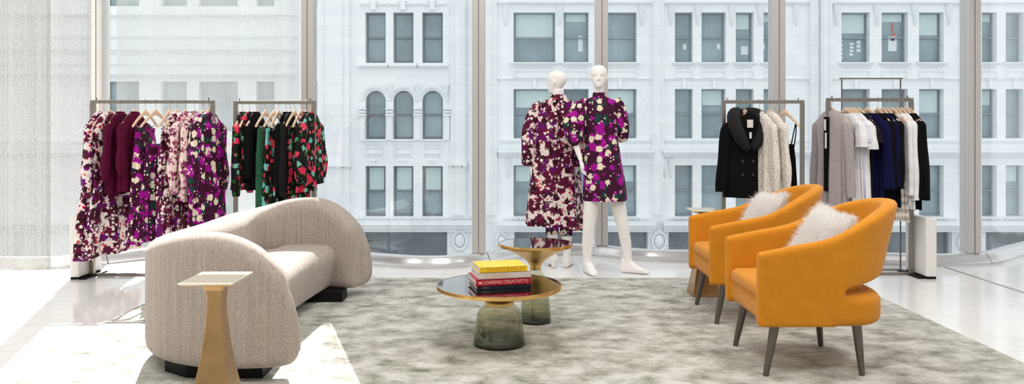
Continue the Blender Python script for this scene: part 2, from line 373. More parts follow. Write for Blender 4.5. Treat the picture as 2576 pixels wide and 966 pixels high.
for i in range(len(EX)-1):
    a, b = EX[i], EX[i+1]; n = max(4, int((b-a)/.08)); vs_ = []; fs = []
    for k in range(n+1):
        p = wpt(lerp(a, b, k/n), .11); vs_ += [(p.x, p.y, .104), (p.x, p.y, CEIL)]
    for k in range(n): fs.append((2*k, 2*k+2, 2*k+3, 2*k+1))
    win = struct(empty('window_%d' % (i+1)))
    MB().add(vs_, fs).build('glass_pane', M['glass'], win)
    if i < len(MX):
        p = wpt(b, .11); wd = .062
        mb = MB().box(p.x-wd, p.x+wd, p.y-.055, p.y+.10, .104, CEIL)
        mb.build('mullion', M['mullion'], win, smooth=False, bevel=.006)
        MB().box(p.x-.003, p.x+.003, p.y-.058, p.y-.05, .104, CEIL).build('mullion_seam', M['seam'], win, smooth=False)

# sheer curtains
def curtain(name, x0, x1, off, z0, m, label, amp=.02, k=26):
    n = int((x1-x0)/.02); vs_ = []; fs = []; ph = rnd.random()*6
    for i in range(n+1):
        x = lerp(x0, x1, i/n); o = off+amp*math.sin(k*x+ph)+amp*.5*math.sin(k*.37*x+1)
        p = wpt(x, 0); p.y = wy(x)+o
        vs_ += [(p.x, p.y, z0), (p.x, p.y, CEIL-.02)]
    for i in range(n): fs.append((2*i, 2*i+2, 2*i+3, 2*i+1))
    o = MB().add(vs_, fs).build(name, m); tag(o, label, 'curtain'); return o
curtain('sheer_curtain', -6.4, -4.24, -.06, .012, M['curtain_dense'], 'wide white woven mesh curtain reaching the floor at the left end of the windows')
curtain('sheer_curtain', -4.30, -4.0, -.03, .012, M['curtain_light'], 'narrow woven mesh curtain strip between the wide mesh curtain and the first mullion', k=20)
curtain('sheer_curtain', -3.86, -2.13, .05, .11, M['curtain_soft'], 'fine translucent sheer hanging against the window behind the purple garment rack', amp=.008)

# unseen ceiling fill lamps, added above the frame to brighten the room
LL = ['behind and left of the sofa', 'in front of the round tables', 'in front of the armchairs', 'over the curved sofa', 'over the round tables', 'over the two armchairs']
for (x, y, e), ll in zip(FILL_LAMPS, LL):
    r = empty('ceiling_fill_light', (x, y, CEIL)); tag(r, 'added square white ceiling fill light panel '+ll, 'fill light', 'added fill light panels')
    MB().box(-.62, .62, -.62, .62, -.03, 0).build('housing', M['white_wall'], r, smooth=False)
    ld = bpy.data.lights.new('fill_panel_light', 'AREA'); ld.energy = e; ld.shape = 'SQUARE'; ld.size = 1.2; ld.color = (1, .97, .94)
    lo = bpy.data.objects.new('fill_panel_light', ld); C.objects.link(lo); lo.location = (x, y, CEIL-.04)

# ---------------------------------------------------------------- building across the street
FY = 34.0
def fx(x): return (x-CX)*FY/F
def fz(y): return CH-(y-HY)*FY/F
def stone():
    m, nt, p, out = new_mat('pale_terracotta'); p.inputs['Roughness'].default_value = .85
    tc = nt.nodes.new('ShaderNodeTexCoord'); sp = nt.nodes.new('ShaderNodeSeparateXYZ'); nt.links.new(tc.outputs['Object'], sp.inputs[0])
    cb = nt.nodes.new('ShaderNodeCombineXYZ'); nt.links.new(sp.outputs[0], cb.inputs[0]); nt.links.new(sp.outputs[2], cb.inputs[1])
    b = nt.nodes.new('ShaderNodeTexBrick'); b.inputs['Scale'].default_value = 1; b.inputs['Brick Width'].default_value = .9; b.inputs['Row Height'].default_value = .42
    b.inputs['Mortar Size'].default_value = .008
    b.inputs['Color1'].default_value = rgb(236, 238, 239); b.inputs['Color2'].default_value = rgb(230, 233, 235); b.inputs['Mortar'].default_value = rgb(222, 226, 228)
    nt.links.new(cb.outputs[0], b.inputs['Vector']); nt.links.new(b.outputs[0], p.inputs['Base Color'])
    return m
STONE = stone(); STONE2 = mat('carved_terracotta', rgb(233, 236, 238), .85, var=.03, vscale=2)
PANE = mat('office_window_pane', rgb(134, 155, 162), .12, 0, spec=.8, var=.25, vscale=.7)
PANE2 = mat('office_window_pane_dark', rgb(92, 106, 116), .15, 0, spec=.7, var=.3, vscale=1.2)
BLIND = mat('pale_blind', rgb(196, 214, 214), .8); FRAMED = mat('window_frame_dark', rgb(112, 120, 128), .6); FRAMEL = mat('window_frame_grey', rgb(136, 146, 154), .6)
PAPER = mat('paper_sheet', rgb(215, 222, 226), .8)
fac = empty('office_building', (0, FY, -12)); tag(fac, 'pale ornate stone office building across the street, seen through the windows', 'building')
def fpart(mb, name, m, parent=None, smooth=False, bevel=0):
    par = parent or fac
    o = mb.build(name, m, None, smooth=smooth, bevel=bevel)
    o.parent = par
    # geometry is written in world coordinates: move it into the building's frame
    for v in o.data.vertices: v.co = (v.co.x, v.co.y-FY, v.co.z+12)
    return o
WINS = []   # x0,x1,y0,y1,type,blind
for xs in ((919, 970), (989, 1040), (1062, 1114)):
    WINS.append((*xs, 31, 158, 'dark', .0)); WINS.append((*xs, 228, 350, 'arch', 0)); WINS.append((*xs, 418, 545, 'dark', .45)); WINS.append((*xs, -170, -40, 'dark', .4))
for xs in ((1292, 1397), (1418, 1481), (1519, 1602), (1698, 1743), (1765, 1826), (1851, 1896), (1921, 1966), (2117, 2188), (2218, 2284), (2312, 2374), (2470, 2508), (2530, 2575), (2600, 2650)):
    bl = {1292: .5, 2117: .38, 2312: .42, 1851: .3}.get(xs[0], rnd.choice([0, 0, .15]))
    WINS.append((*xs, 31, 157, 'plain', bl)); WINS.append((*xs, 224, 348, 'plain', {2312: .5, 1519: .5, 1292: .35}.get(xs[0], rnd.choice([0, .3]))))
    WINS.append((*xs, 416, 545, 'plain', rnd.choice([0, .3]))); WINS.append((*xs, -170, -40, 'plain', .3))
for xs in ((985-70, 1125), (1294, 1480), (1519, 1630), (1682, 1950), (2110, 2395), (2480, 2600)):
    WINS.append((*xs, 584, 720, 'shop', 0))
for xs in ((265, 350), (405, 470), (500, 598), (645, 690), (760, 800)):
    WINS.append((*xs, 205, 330, 'plain', 0)); WINS.append((*xs, 418, 545, 'plain', 0)); WINS.append((*xs, -120, 15, 'plain', .3))
for xs in ((265, 480), (540, 860)): WINS.append((*xs, 590, 720, 'shop', 0))
xsb = sorted(set([-1100, 3600]+[a for w_ in WINS for a in w_[:2]])); ysb = sorted(set([-900, 1030]+[a for w_ in WINS for a in w_[2:4]]))
mb = MB(); mw = {}
for j in range(len(ysb)-1):
    run = None
    for i in range(len(xsb)-1):
        cx, cy = (xsb[i]+xsb[i+1])/2, (ysb[j]+ysb[j+1])/2
        hole = any(w_[0] < cx < w_[1] and w_[2] < cy < w_[3] for w_ in WINS)
        if not hole:
            if run is None: run = xsb[i]
        if (hole or i == len(xsb)-2) and run is not None:
            e = xsb[i] if hole else xsb[i+1]
            mb.box(fx(run), fx(e), FY, FY+.55, fz(ysb[j+1]), fz(ysb[j])); run = None
fpart(mb, 'facade_wall', STONE)
# upper storeys: lower to the left, an unseen taller block added to keep sun off the centre and right
top = fz(-900)
fpart(MB().box(fx(-1100), fx(3600), FY+.6, FY+12, -12, top), 'rear_mass', STONE2)
fpart(MB().box(-10.97, fx(3600), FY, FY+12, top, 44), 'sun_blocking_mass', STONE)  # added out of view to block the sun
for w_ in WINS:
    x0, x1, z0, z1 = fx(w_[0]), fx(w_[1]), fz(w_[3]), fz(w_[2]); t = .07 if w_[4] in ('dark', 'arch') else .05
    yb = FY+.3; fm = FRAMED if w_[4] in ('dark', 'arch') else FRAMEL
    m_ = MB(); m_.box(x0, x0+t, yb, yb+.1, z0, z1); m_.box(x1-t, x1, yb, yb+.1, z0, z1); m_.box(x0+t, x1-t, yb, yb+.1, z1-t, z1); m_.box(x0+t, x1-t, yb, yb+.1, z0, z0+t*1.3)
    zm = (z0+z1)/2
    if w_[4] != 'shop': m_.box(x0+t, x1-t, yb-.02, yb+.1, zm-.035, zm+.035)
    else:
        m_.box(x0+t, x1-t, yb-.02, yb+.1, z1-1.15, z1-1.05)
        k = int((x1-x0)/1.8)
        for q in range(1, k): m_.box(lerp(x0, x1, q/k)-.04, lerp(x0, x1, q/k)+.04, yb, yb+.1, z0, z1-1.15)
    f = fpart(m_, 'window', fm)
    fpart(MB().box(x0+.01, x1-.01, yb+.08, yb+.12, z0+.01, z1-.01), 'pane', PANE if w_[4] != 'shop' else PANE2, f).location = (0, 0, 0)
    if w_[5]: fpart(MB().box(x0+t+.05, x1-t-.05, yb+.055, yb+.075, z1-t-(z1-z0)*w_[5], z1-t), 'blind', BLIND, f)
    if w_[4] == 'arch':   # stone spandrels that round the head of the opening
        r = (x1-x0)/2; cxm = (x0+x1)/2; zc = z1-r; mb = MB()
        for s in (-1, 1):
            pts = [(cxm+s*r, z1)]+[(cxm+s*r*math.cos(a), zc+r*math.sin(a)) for a in [math.pi/2*q/8 for q in range(9)]]
            n = len(pts); vs_ = [(x, FY+.0, z) for x, z in pts]+[(x, FY+.34, z) for x, z in pts]
            fs = [tuple(range(n)), tuple(range(2*n-1, n-1, -1))]+[(i, (i+1) % n, n+(i+1) % n, n+i) for i in range(n)]
            mb.add(vs_, fs)
        # arch moulding ring
        for rr, dep in ((r*1.42, .12), (r*1.28, .07)):
            ring = [(cxm+rr*math.cos(a), FY-dep*.5, zc+rr*math.sin(a)) for a in [math.pi*q/16 for q in range(17)]]
            mb.tube(ring, .05, n=6)
        fpart(mb, 'arch_moulding', STONE2)
# papers in the office windows
for (x, y, a, b) in ((1727, 116, 9, 14), (1813, 115, 9, 14), (1926, 115, 9, 14), (1879, 125, 18, 22), (1462, 108, 12, 40), (2255, 108, 22, 38), (2151, 108, 10, 6), (2151, 117, 10, 6), (2151, 126, 10, 6), (2150, 135, 10, 6),
                     (2169, 104, 10, 8), (2169, 114, 10, 8), (2169, 125, 10, 8), (2124, 100, 8, 5), (2124, 111, 10, 5), (2124, 122, 10, 5), (2124, 133, 10, 5), (2124, 144, 10, 5)):
    fpart(MB().box(fx(x-a/2), fx(x+a/2), FY+.36, FY+.375, fz(y+b/2), fz(y-b/2)), 'paper_notice', PAPER)
REDP = mat('red_notice', rgb(200, 110, 104), .8)
for (x, y, a, b) in ((2258, 85, 9, 8), (2256, 97, 9, 6), (2121, 84, 5, 14), (2255, 66, 3, 22)):
    fpart(MB().box(fx(x-a/2), fx(x+a/2), FY+.36, FY+.375, fz(y+b/2), fz(y-b/2)), 'red_notice', REDP)
def band(x0, x1, y0, y1, d, name='cornice', steps=3):
    mb = MB(); z0, z1 = fz(y1), fz(y0)
    for s in range(steps):
        mb.box(fx(x0)-.03*s, fx(x1)+.03*s, FY-d*(s+1)/steps, FY+.02, lerp(z0, z1, s/steps), lerp(z0, z1, (s+1)/steps))
    return fpart(mb, name, STONE2)
def dent(x0, x1, y, h=5, step=7, d=.12):
    mb = MB(); x = x0
    while x < x1: mb.box(fx(x), fx(x+step*.5), FY-d, FY, fz(y+h), fz(y)); x += step
    return fpart(mb, 'dentil_row', STONE2)
BAYS = ((1255, 1640), (1668, 2035), (2090, 2412), (2455, 2700))
for a, b in BAYS:
    band(a, b, 6, 12, .15); band(a+8, b-8, 352, 360, .16); band(a, b, 378, 394, .4); band(a, b, 198, 202, .1); dent(a+10, b-10, 549, 4, 7, .08)
    band(a, b, 555, 582, .6)
for (a, b, c, d, t, bl) in [w_ for w_ in WINS if w_[4] == 'plain' and w_[2] == 31]:
    band(a-4, b+4, 157, 165, .18, 'sill'); band(a-2, b+2, 545, 551, .14, 'sill'); dent(a+2, b-2, 168, 4, 6, .06)
    m_ = MB()
    for (p, q, r_, s) in ((a, b, 178, 180), (a, b, 194, 196), (a+.5, a+3, 177.5, 196.5), (b-3, b-.5, 177.5, 196.5)): m_.box(fx(p), fx(q), FY-(.05 if q-p > 5 else .056), FY, fz(s), fz(r_))
    m_.box(fx((a+b)/2-4), fx((a+b)/2+4), FY-.08, FY, fz(222), fz(197)); fpart(m_, 'spandrel_panel', STONE2)
for a, b in ((905, 975), (980, 1048), (1053, 1122)):
    band(a, b, 165, 172, .25, 'sill'); band(a+8, b-5, 352, 357, .15, 'sill'); dent(a+12, b-12, 362, 5, 6, .05); dent(a+12, b-12, 390, 5, 6, .05)
    m_ = MB(); c = (a+b)/2
    for (p, q, r_, s) in ((a+12, b-12, 370, 372), (a+12, b-12, 385, 387), (a+12.5, a+15, 369.5, 387.5), (b-15, b-12.5, 369.5, 387.5)): m_.box(fx(p), fx(q), FY-(.06 if q-p > 5 else .066), FY, fz(s), fz(r_))
    m_.box(fx(c-10), fx(c+10), FY-.06, FY, fz(405), fz(403)); m_.box(fx(c-2), fx(c+2), FY-.06, FY, fz(414), fz(405)); fpart(m_, 'spandrel_panel', STONE2)
    m_ = MB(); m_.box(fx(c-35), fx(c+35), FY-.1, FY, fz(12), fz(8)); m_.box(fx(c-6), fx(c+6), FY-.16, FY, fz(26), fz(3)); m_.box(fx(c-10), fx(c+10), FY-.12, FY, fz(6), fz(2)); fpart(m_, 'keystone', STONE2)
band(885, 1200, 553, 582, .6); dent(885, 1200, 547, 4, 7, .08); band(770, 880, 415, 425, .3); band(1132, 1172, 412, 424, .3, 'pilaster_base')
# pilasters / piers with grooves
for (a, b) in ((800, 880), (1134, 1170), (1180, 1200), (1205, 1250), (1640, 1668), (2035, 2055), (2062, 2090), (2414, 2450), (700, 735)):
    m_ = MB(); m_.box(fx(a), fx(b), FY-.14, FY, fz(540), fz(-300))
    for g in (a+(b-a)*.2, a+(b-a)*.8): m_.box(fx(g-1), fx(g+1), FY-.2, FY-.13, fz(540), fz(-300))
    fpart(m_, 'pilaster', STONE)
for x in (981, 1051, 1125, 912): # capitals between the arches
    m_ = MB(); m_.box(fx(x-10), fx(x+10), FY-.2, FY, fz(276), fz(270)); m_.box(fx(x-8), fx(x+8), FY-.16, FY, fz(284), fz(278)); m_.box(fx(x-10), fx(x+10), FY-.2, FY, fz(291), fz(286)); m_.box(fx(x-6), fx(x+6), FY-.1, FY, fz(352), fz(291))
    fpart(m_, 'capital', STONE2)
def drop(x, y0, y1, wdt):
    mb = MB(); n = 7
    for i in range(n):
        t = i/(n-1); yy = lerp(y0, y1, t); wv = wdt*(1-.75*t)
        for s in (-1, 0, 1): mb.ellip((fx(x+s*wv*.55), FY-.04, fz(yy+(3 if s else 0))), (fx(CX+wv*.34)+.02, .10, .075), 7, 5)
    fpart(mb, 'carved_drop', STONE2, smooth=True)
for x in (1272, 1408, 1614, 1688, 1755, 1840, 1912, 2002, 2104, 2205, 2300, 2386): drop(x, 14, 56, 9)
for x in (981, 1051, 1122): drop(x, 212, 240, 8)
for x in (1279, 1672, 1688, 2040): drop(x, 400, 440, 6)
drop(1145, 428, 458, 5); drop(1162, 428, 458, 5); drop(840, 428, 470, 8)
def cart(x, y, s=1):
    mb = MB(); mb.box(fx(x-24*s), fx(x+24*s), FY-.05, FY, fz(y+38*s), fz(y-32*s))
    mb.ellip((fx(x), FY-.08, fz(y)), (fx(CX+13*s), .2, fx(CX+18*s)), 16, 10)
    for k in range(18):
        a = 2*math.pi*k/18; mb.ellip((fx(x+17*s*math.cos(a)), FY-.1, fz(y+23*s*math.sin(a))), (.06*s+.03, .14, .07*s+.03), 6, 5)
    for k in range(5): mb.ellip((fx(x+(k-2)*5*s), FY-.14, fz(y-26*s+abs(k-2)*3)), (.05, .14, .13), 6, 5)
    fpart(mb, 'carved_cartouche', STONE2, smooth=True)
cart(1157, 604); cart(1262, 604, .8); cart(1657, 606); cart(2422, 608, .9); cart(2450, 608, .7); cart(1980, 606)
# long plain bands seen through the sheer
for (y0, y1, d) in ((38, 44, .3), (92, 98, .2), (122, 135, .35), (160, 166, .2), (185, 196, .4), (355, 362, .2), (380, 394, .4), (553, 582, .6)): band(-200, 745, y0, y1, d)
struct(MB().box(-60, 60, 9.6, FY+2, -12.2, -12).build('ground', mat('street_asphalt', rgb(150, 152, 155), .9), smooth=False))

# ---------------------------------------------------------------- rug
def rug_mat():
    m, nt, p, out = new_mat('mottled_grey_rug'); p.inputs['Roughness'].default_value = .9; p.inputs['Sheen Weight'].default_value = .2
    tc = nt.nodes.new('ShaderNodeTexCoord'); mp = nt.nodes.new('ShaderNodeMapping'); mp.inputs['Scale'].default_value = (5.2, 6.6, 1); nt.links.new(tc.outputs['Object'], mp.inputs[0])
    n = nt.nodes.new('ShaderNodeTexNoise'); n.inputs['Scale'].default_value = 1; n.inputs['Detail'].default_value = 7; n.inputs['Roughness'].default_value = .68; n.inputs['Distortion'].default_value = .1
    nt.links.new(mp.outputs[0], n.inputs['Vector'])
    cr = nt.nodes.new('ShaderNodeValToRGB'); e = cr.color_ramp.elements; e[0].position = .31; e[1].position = .60
    e[0].color = rgb(96, 97, 84); e[1].color = rgb(206, 204, 197); x = e.new(.44); x.color = rgb(160, 158, 147)
    nt.links.new(n.outputs['Fac'], cr.inputs[0])
    n2 = nt.nodes.new('ShaderNodeTexNoise'); n2.inputs['Scale'].default_value = 160; n2.inputs['Detail'].default_value = 2; nt.links.new(tc.outputs['Object'], n2.inputs['Vector'])
    mx = nt.nodes.new('ShaderNodeMix'); mx.data_type = 'RGBA'; mx.blend_type = 'OVERLAY'; mx.inputs[0].default_value = .45
    nt.links.new(cr.outputs[0], mx.inputs[6]); nt.links.new(n2.outputs['Fac'], mx.inputs[7]); nt.links.new(mx.outputs[2], p.inputs['Base Color'])
    b = nt.nodes.new('ShaderNodeBump'); b.inputs['Strength'].default_value = .4; b.inputs['Distance'].default_value = .006
    nt.links.new(n2.outputs['Fac'], b.inputs['Height']); nt.links.new(b.outputs[0], p.inputs['Normal'])
    return m
rug = MB().box(-2.73, 2.842, 1.6, 6.91, 0.001, .012).build('area_rug', rug_mat(), smooth=False, bevel=.003)
tag(rug, 'large mottled silver-grey rug under the sofa, armchairs and bell tables', 'rug')
RZ = .012

# ---------------------------------------------------------------- sofa
sofa = empty('curved_sofa', (-1.6, 5.15, RZ)); tag(sofa, 'curved taupe tweed sofa with sloping rounded arms beside the window', 'sofa')
# outer plan path of the shell, near arm front -> back -> far arm front
SP = [(-1.08, 4.10), (-1.09, 4.085), (-1.11, 4.070), (-1.14, 4.055), (-1.19, 4.045), (-1.30, 4.025), (-1.50, 4.02), (-1.70, 4.08), (-1.88, 4.20), (-2.02, 4.38), (-2.10, 4.60), (-2.12, 4.85), (-2.10, 5.15), (-2.11, 5.45), (-2.14, 5.75), (-2.12, 5.98), (-2.03, 6.16), (-1.88, 6.28), (-1.68, 6.33), (-1.48, 6.32), (-1.30, 6.28), (-1.19, 6.245), (-1.14, 6.23), (-1.11, 6.215), (-1.09, 6.20), (-1.08, 6.185)]
def catmull(pts, m):
    out = []; n = len(pts)
    for i in range(n-1):
        p0, p1, p2, p3 = (Vector(pts[max(i-1, 0)]), Vector(pts[i]), Vector(pts[i+1]), Vector(pts[min(i+2, n-1)]))
        for k in range(m):
            t = k/m; out.append(.5*((2*p1)+(p2-p0)*t+(2*p0-5*p1+4*p2-p3)*t*t+(3*p1-p0-3*p2+p3)*t**3))
    out.append(Vector(pts[-1])); return out
path = catmull(SP, 7)
HT = [(-2.2, .665), (-2.0, .695), (-1.8, .738), (-1.65, .757), (-1.5, .755), (-1.375, .722), (-1.27, .66), (-1.19, .585), (-1.14, .505), (-1.11, .43), (-1.09, .35), (-1.08, .27)]
BT = [(-1.25, .072), (-1.14, .08), (-1.11, .09), (-1.09, .12), (-1.08, .15)]
rings = []; n = len(path); SB = .072
for i, p in enumerate(path):
    t = (path[min(i+1, n-1)]-path[max(i-1, 0)]).normalized(); nin = Vector((t.y, -t.x))  # inward
    if nin.dot(Vector((-1.5, 5.15))-p) < 0: nin = -nin
    back = 1-min(1, max(0, (p.x+2.02)/.5))
    h = interp(HT, p.x) if True else 0
    h = smooth_interp(HT, p.x)
    th = lerp(.215, .25, back); r = .085; SBz = interp(BT, p.x)
    th *= lerp(1, .45, min(1, max(0, (p.x+1.19)/.10))**2)
    prof = []
    def arc(cx, cz, rr, a0, a1, k=6):
        for q in range(k+1):
            a = lerp(a0, a1, q/k); prof.append((cx+rr*math.cos(a), cz+rr*math.sin(a)))
    hh = h
    ro = min(r, (hh-SBz)*.45, th*.45)
    arc(ro*.55, SBz+ro*.55, ro*.55, -math.pi/2, -math.pi, 4)      # outer bottom
    arc(ro, hh-ro, ro, math.pi, math.pi/2, 7)                  # outer top
    arc(th-ro, hh-ro, ro, math.pi/2, 0, 7)                     # inner top
    arc(th-ro*.5, SBz+ro*.5, ro*.5, 0, -math.pi/2, 4)
    rings.append([Vector((p.x+nin.x*a, p.y+nin.y*a, z)) for a, z in prof])
def endcap(ring, dirv, r, k=5):
    c = sum(ring, Vector())/len(ring); out = []
    for q in range(1, k+1):
        a = math.pi/2*q/k; s = math.cos(a) if q < k else .02
        s = 1-(1-s)*.5 if q < k else .35
        out.append([c+(p-c)*s+dirv*r*math.sin(a) for p in ring])
    return out
def caps(ring, dirv, r):
    c = sum(ring, Vector())/len(ring); out = []
    wd = max((p-c).length for p in ring)
    for q in range(1, 7):
        a = math.pi/2*q/6; ins = r*(1-math.cos(a))
        out.append([p+(c-p).normalized()*min(ins, (c-p).length*.9)+dirv*r*math.sin(a) for p in ring])
    return out
d0 = Vector((1, -.05, 0)); d1 = Vector((1, -.3, 0)).normalized()
allr = rings
sh = remeshed(MB().loft([[q-Vector((-1.6, 5.15, 0)) for q in r_] for r_ in allr]), 'shell', M['sofa'], sofa, .016, 9)
# seat: lofted section along y, concave front
rings = []
for i in range(33):
    t = i/32; y = lerp(4.16, 6.18, t); u = 2*t-1
    xf = -1.40+.07*u*u-(.0); xb = lerp(-1.98, -1.6, max(0, abs(u)-.6)/.4)
    prof = []; zt = .405; r = .10
    for q in range(5): a = lerp(-math.pi/2, 0, q/4); prof.append((xf-.05-.04+.04*math.cos(a), .075+.04+.04*math.sin(a)))
    for q in range(9): a = lerp(0, math.pi/2, q/8); prof.append((xf-r+r*math.cos(a), zt-r+r*math.sin(a)))
    prof += [(xf-.25, zt+.004), (xf-.4, zt), (xb, zt-.01), (xb, .08)]
    rings.append([(x+1.6, y-5.15, z) for x, z in prof])
MB().loft(rings).build('seat_cushion', M['sofa'], sofa)
for P_ in ([(-1.30, 4.14), (-1.7, 4.15), (-1.86, 4.26), (-1.90, 4.4), (-1.90, 4.55), (-1.30, 4.55)], [(-1.27, 5.95), (-1.93, 5.9), (-1.93, 6.0), (-1.8, 6.15), (-1.27, 6.12)]):
    MB().loft([[(x+1.6, y-5.15, z) for x, y in P_] for z in (0, SB+.005)]).build('plinth', M['black'], sofa, smooth=False)

# ---------------------------------------------------------------- bronze pedestal tables
def pedestal_table(x, y, z0, label, ht=.675):
    r = empty('pedestal_table', (x, y, z0)); tag(r, label, 'side table', 'bronze pedestal side tables')
    prof = [(.112, 0), (.108, .03), (.09, .12), (.072, .22), (.055, .32), (.042, .42), (.034, .52), (.032, .58), (.036, .625), (.05, .648), (.075, .656)]
    prof = [(a, b*ht/.675) for a, b in prof]
    rings = [[(-a, -a, z), (a, -a, z), (a, a, z), (-a, a, z)] for a, z in prof]
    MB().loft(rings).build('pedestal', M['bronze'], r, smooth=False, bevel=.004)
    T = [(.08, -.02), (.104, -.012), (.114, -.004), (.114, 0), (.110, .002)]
    MB().loft([[(-a, -a*1.15, ht+z), (a, -a*1.15, ht+z), (a, a*1.15, ht+z), (-a, a*1.15, ht+z)] for a, z in T]).build('table_top', M['bronze_top_glare'], r, smooth=False, bevel=.002)
    return r
pedestal_table(-1.262, 3.40, RZ, 'bronze pedestal side table with square top in front of the sofa end', .665)
pedestal_table(1.50, 6.22, RZ, 'bronze pedestal side table half hidden behind the rear armchair', .665)

# ---------------------------------------------------------------- bell tables
def bell_table(x, y, r_top, h, base, collar, name_label):
    r = empty('bell_table', (x, y, RZ)); tag(r, name_label, 'table')
    MB().lathe(base, cap0=False, cap1=False).build('glass_base', M['smoke'], r)
    MB().lathe([(base[0][0]-.004, .0), (base[0][0], .002), (base[0][0]+.001, .012), (base[0][0]-.006, .016)]).build('glass_foot', M['smoke_dark'], r)
    MB().lathe(collar).build('brass_funnel', M['brass'], r)
    MB().lathe([(r_top-.02, h-.024), (r_top, h-.022), (r_top+.002, h-.012), (r_top, h+.001), (r_top-.005, h+.001)], n=96, cap1=False).build('brass_rim', M['brass'], r)
    MB().lathe([(r_top-.005, h-.006), (r_top-.005, h)], n=96).build('table_top', M['black_glass'], r, smooth=False)
bell_table(-.077, 4.80, .375, .36, [(.158, .01), (.156, .03), (.148, .09), (.138, .15), (.130, .19), (.118, .215), (.098, .232), (.082, .243)],
           [(.078, .236), (.086, .24), (.087, .256), (.10, .272), (.18, .30), (.30, .33), (.355, .337)], 'low round table with black glass top, brass rim and smoked glass base, books on it')
bell_table(.158, 5.35, .25, .53, [(.105, .01), (.104, .03), (.096, .12), (.086, .22), (.076, .27), (.058, .31), (.042, .335), (.036, .36)],
           [(.033, .35), (.036, .355), (.036, .37), (.042, .388), (.075, .425), (.14, .462), (.215, .498), (.238, .507)], 'taller small round table with brass funnel and smoked glass base behind the low one')

# books
def book(x, y, z, rz, w_, d, h, cover, label, title, tcol, tsize, tx, extras=()):
    r = empty('book', (x, y, z), rz); tag(r, label, 'book', 'art books stacked on the low bell table')
    cm = mat('cover', cover, .35); pm = mat('pages', rgb(238, 232, 228), .8, var=.06, vscale=1, aniso=(1, 1, 900))
    c = MB(); c.box(0, w_, 0, .004, 0, h); c.box(0, w_, 0, d, 0, .0028); c.box(0, w_, 0, d, h-.0028, h); c.build('cover', cm, r, smooth=False)
    MB().box(.004, w_-.004, .004, d-.005, .0029, h-.0029).build('page_block', pm, r, smooth=False)
    tm = mat('title_ink', tcol, .4)
    for (txt, s, px, pz, ax) in ((title, tsize, tx, h*.5, 1.0),)+tuple(extras):
        cu = bpy.data.curves.new('type', 'FONT'); cu.body = txt; cu.size = s; cu.extrude = .0002; cu.align_y = 'CENTER'; cu.materials.append(tm)
        tmp = bpy.data.objects.new('type', cu); C.objects.link(tmp); bpy.context.view_layer.update()
        me = bpy.data.meshes.new_from_object(tmp.evaluated_get(bpy.context.evaluated_depsgraph_get())); bpy.data.objects.remove(tmp)
        o = bpy.data.objects.new('lettering', me); C.objects.link(o); o.parent = r; o.rotation_euler = (R(90), 0, 0); o.location = (px, -.0004, pz); o.scale = (ax, 1, 1)
    return r
TZ = RZ+.36; BA = R(14)
b4 = book(-.203, 4.615, TZ+.0005, BA, .325, .24, .023, rgb(22, 22, 38), 'black and navy art book lettered FRED, bottom of the stack', 'FRED', rgb(130, 120, 110), .019, .03, (('______', .008, .275, .016, 1),))
b3 = book(-.208, 4.612, TZ+.024, BA, .328, .25, .037, rgb(190, 10, 46), 'crimson art book lettered DARING CREATIVITY on its spine', 'DARING CREATIVITY', rgb(240, 214, 180), .0265, .054, (('}', .03, .040, .0185, 1), ('|', .026, .305, .0185, 1)))
m_ = MB()
for k, (ax, az) in enumerate(((.016, .0185), (.022, .0225), (.022, .0145), (.029, .0225), (.029, .0145), (.026, .0185), (.033, .0185))): m_.ellip((ax, -.0006, az), (.0045, .0008, .0038), 8, 6)
m_.build('emblem', mat('gold_foil', rgb(236, 196, 150), .4), b3)
b2 = book(-.193, 4.622, TZ+.0615, BA, .315, .245, .037, rgb(226, 212, 206), 'pale pinkish art book lettered FLOWERS under the yellow book', 'FLOWERS', rgb(222, 178, 130), .036, .032)
b1 = book(-.186, 4.626, TZ+.099, BA, .285, .235, .030, rgb(250, 212, 18), 'yellow art book lettered FASHION JEWELRY on top of the stack', 'FASHION JEWELRY', rgb(232, 118, 22), .0275, .038)
for k in range(5): MB().box(.004+k*.005, .0055+k*.005, -.0005, .0002, .001, .029).build('spine_stripe', mat('stripe_gold', rgb(240, 180, 20), .4), b1, smooth=False)

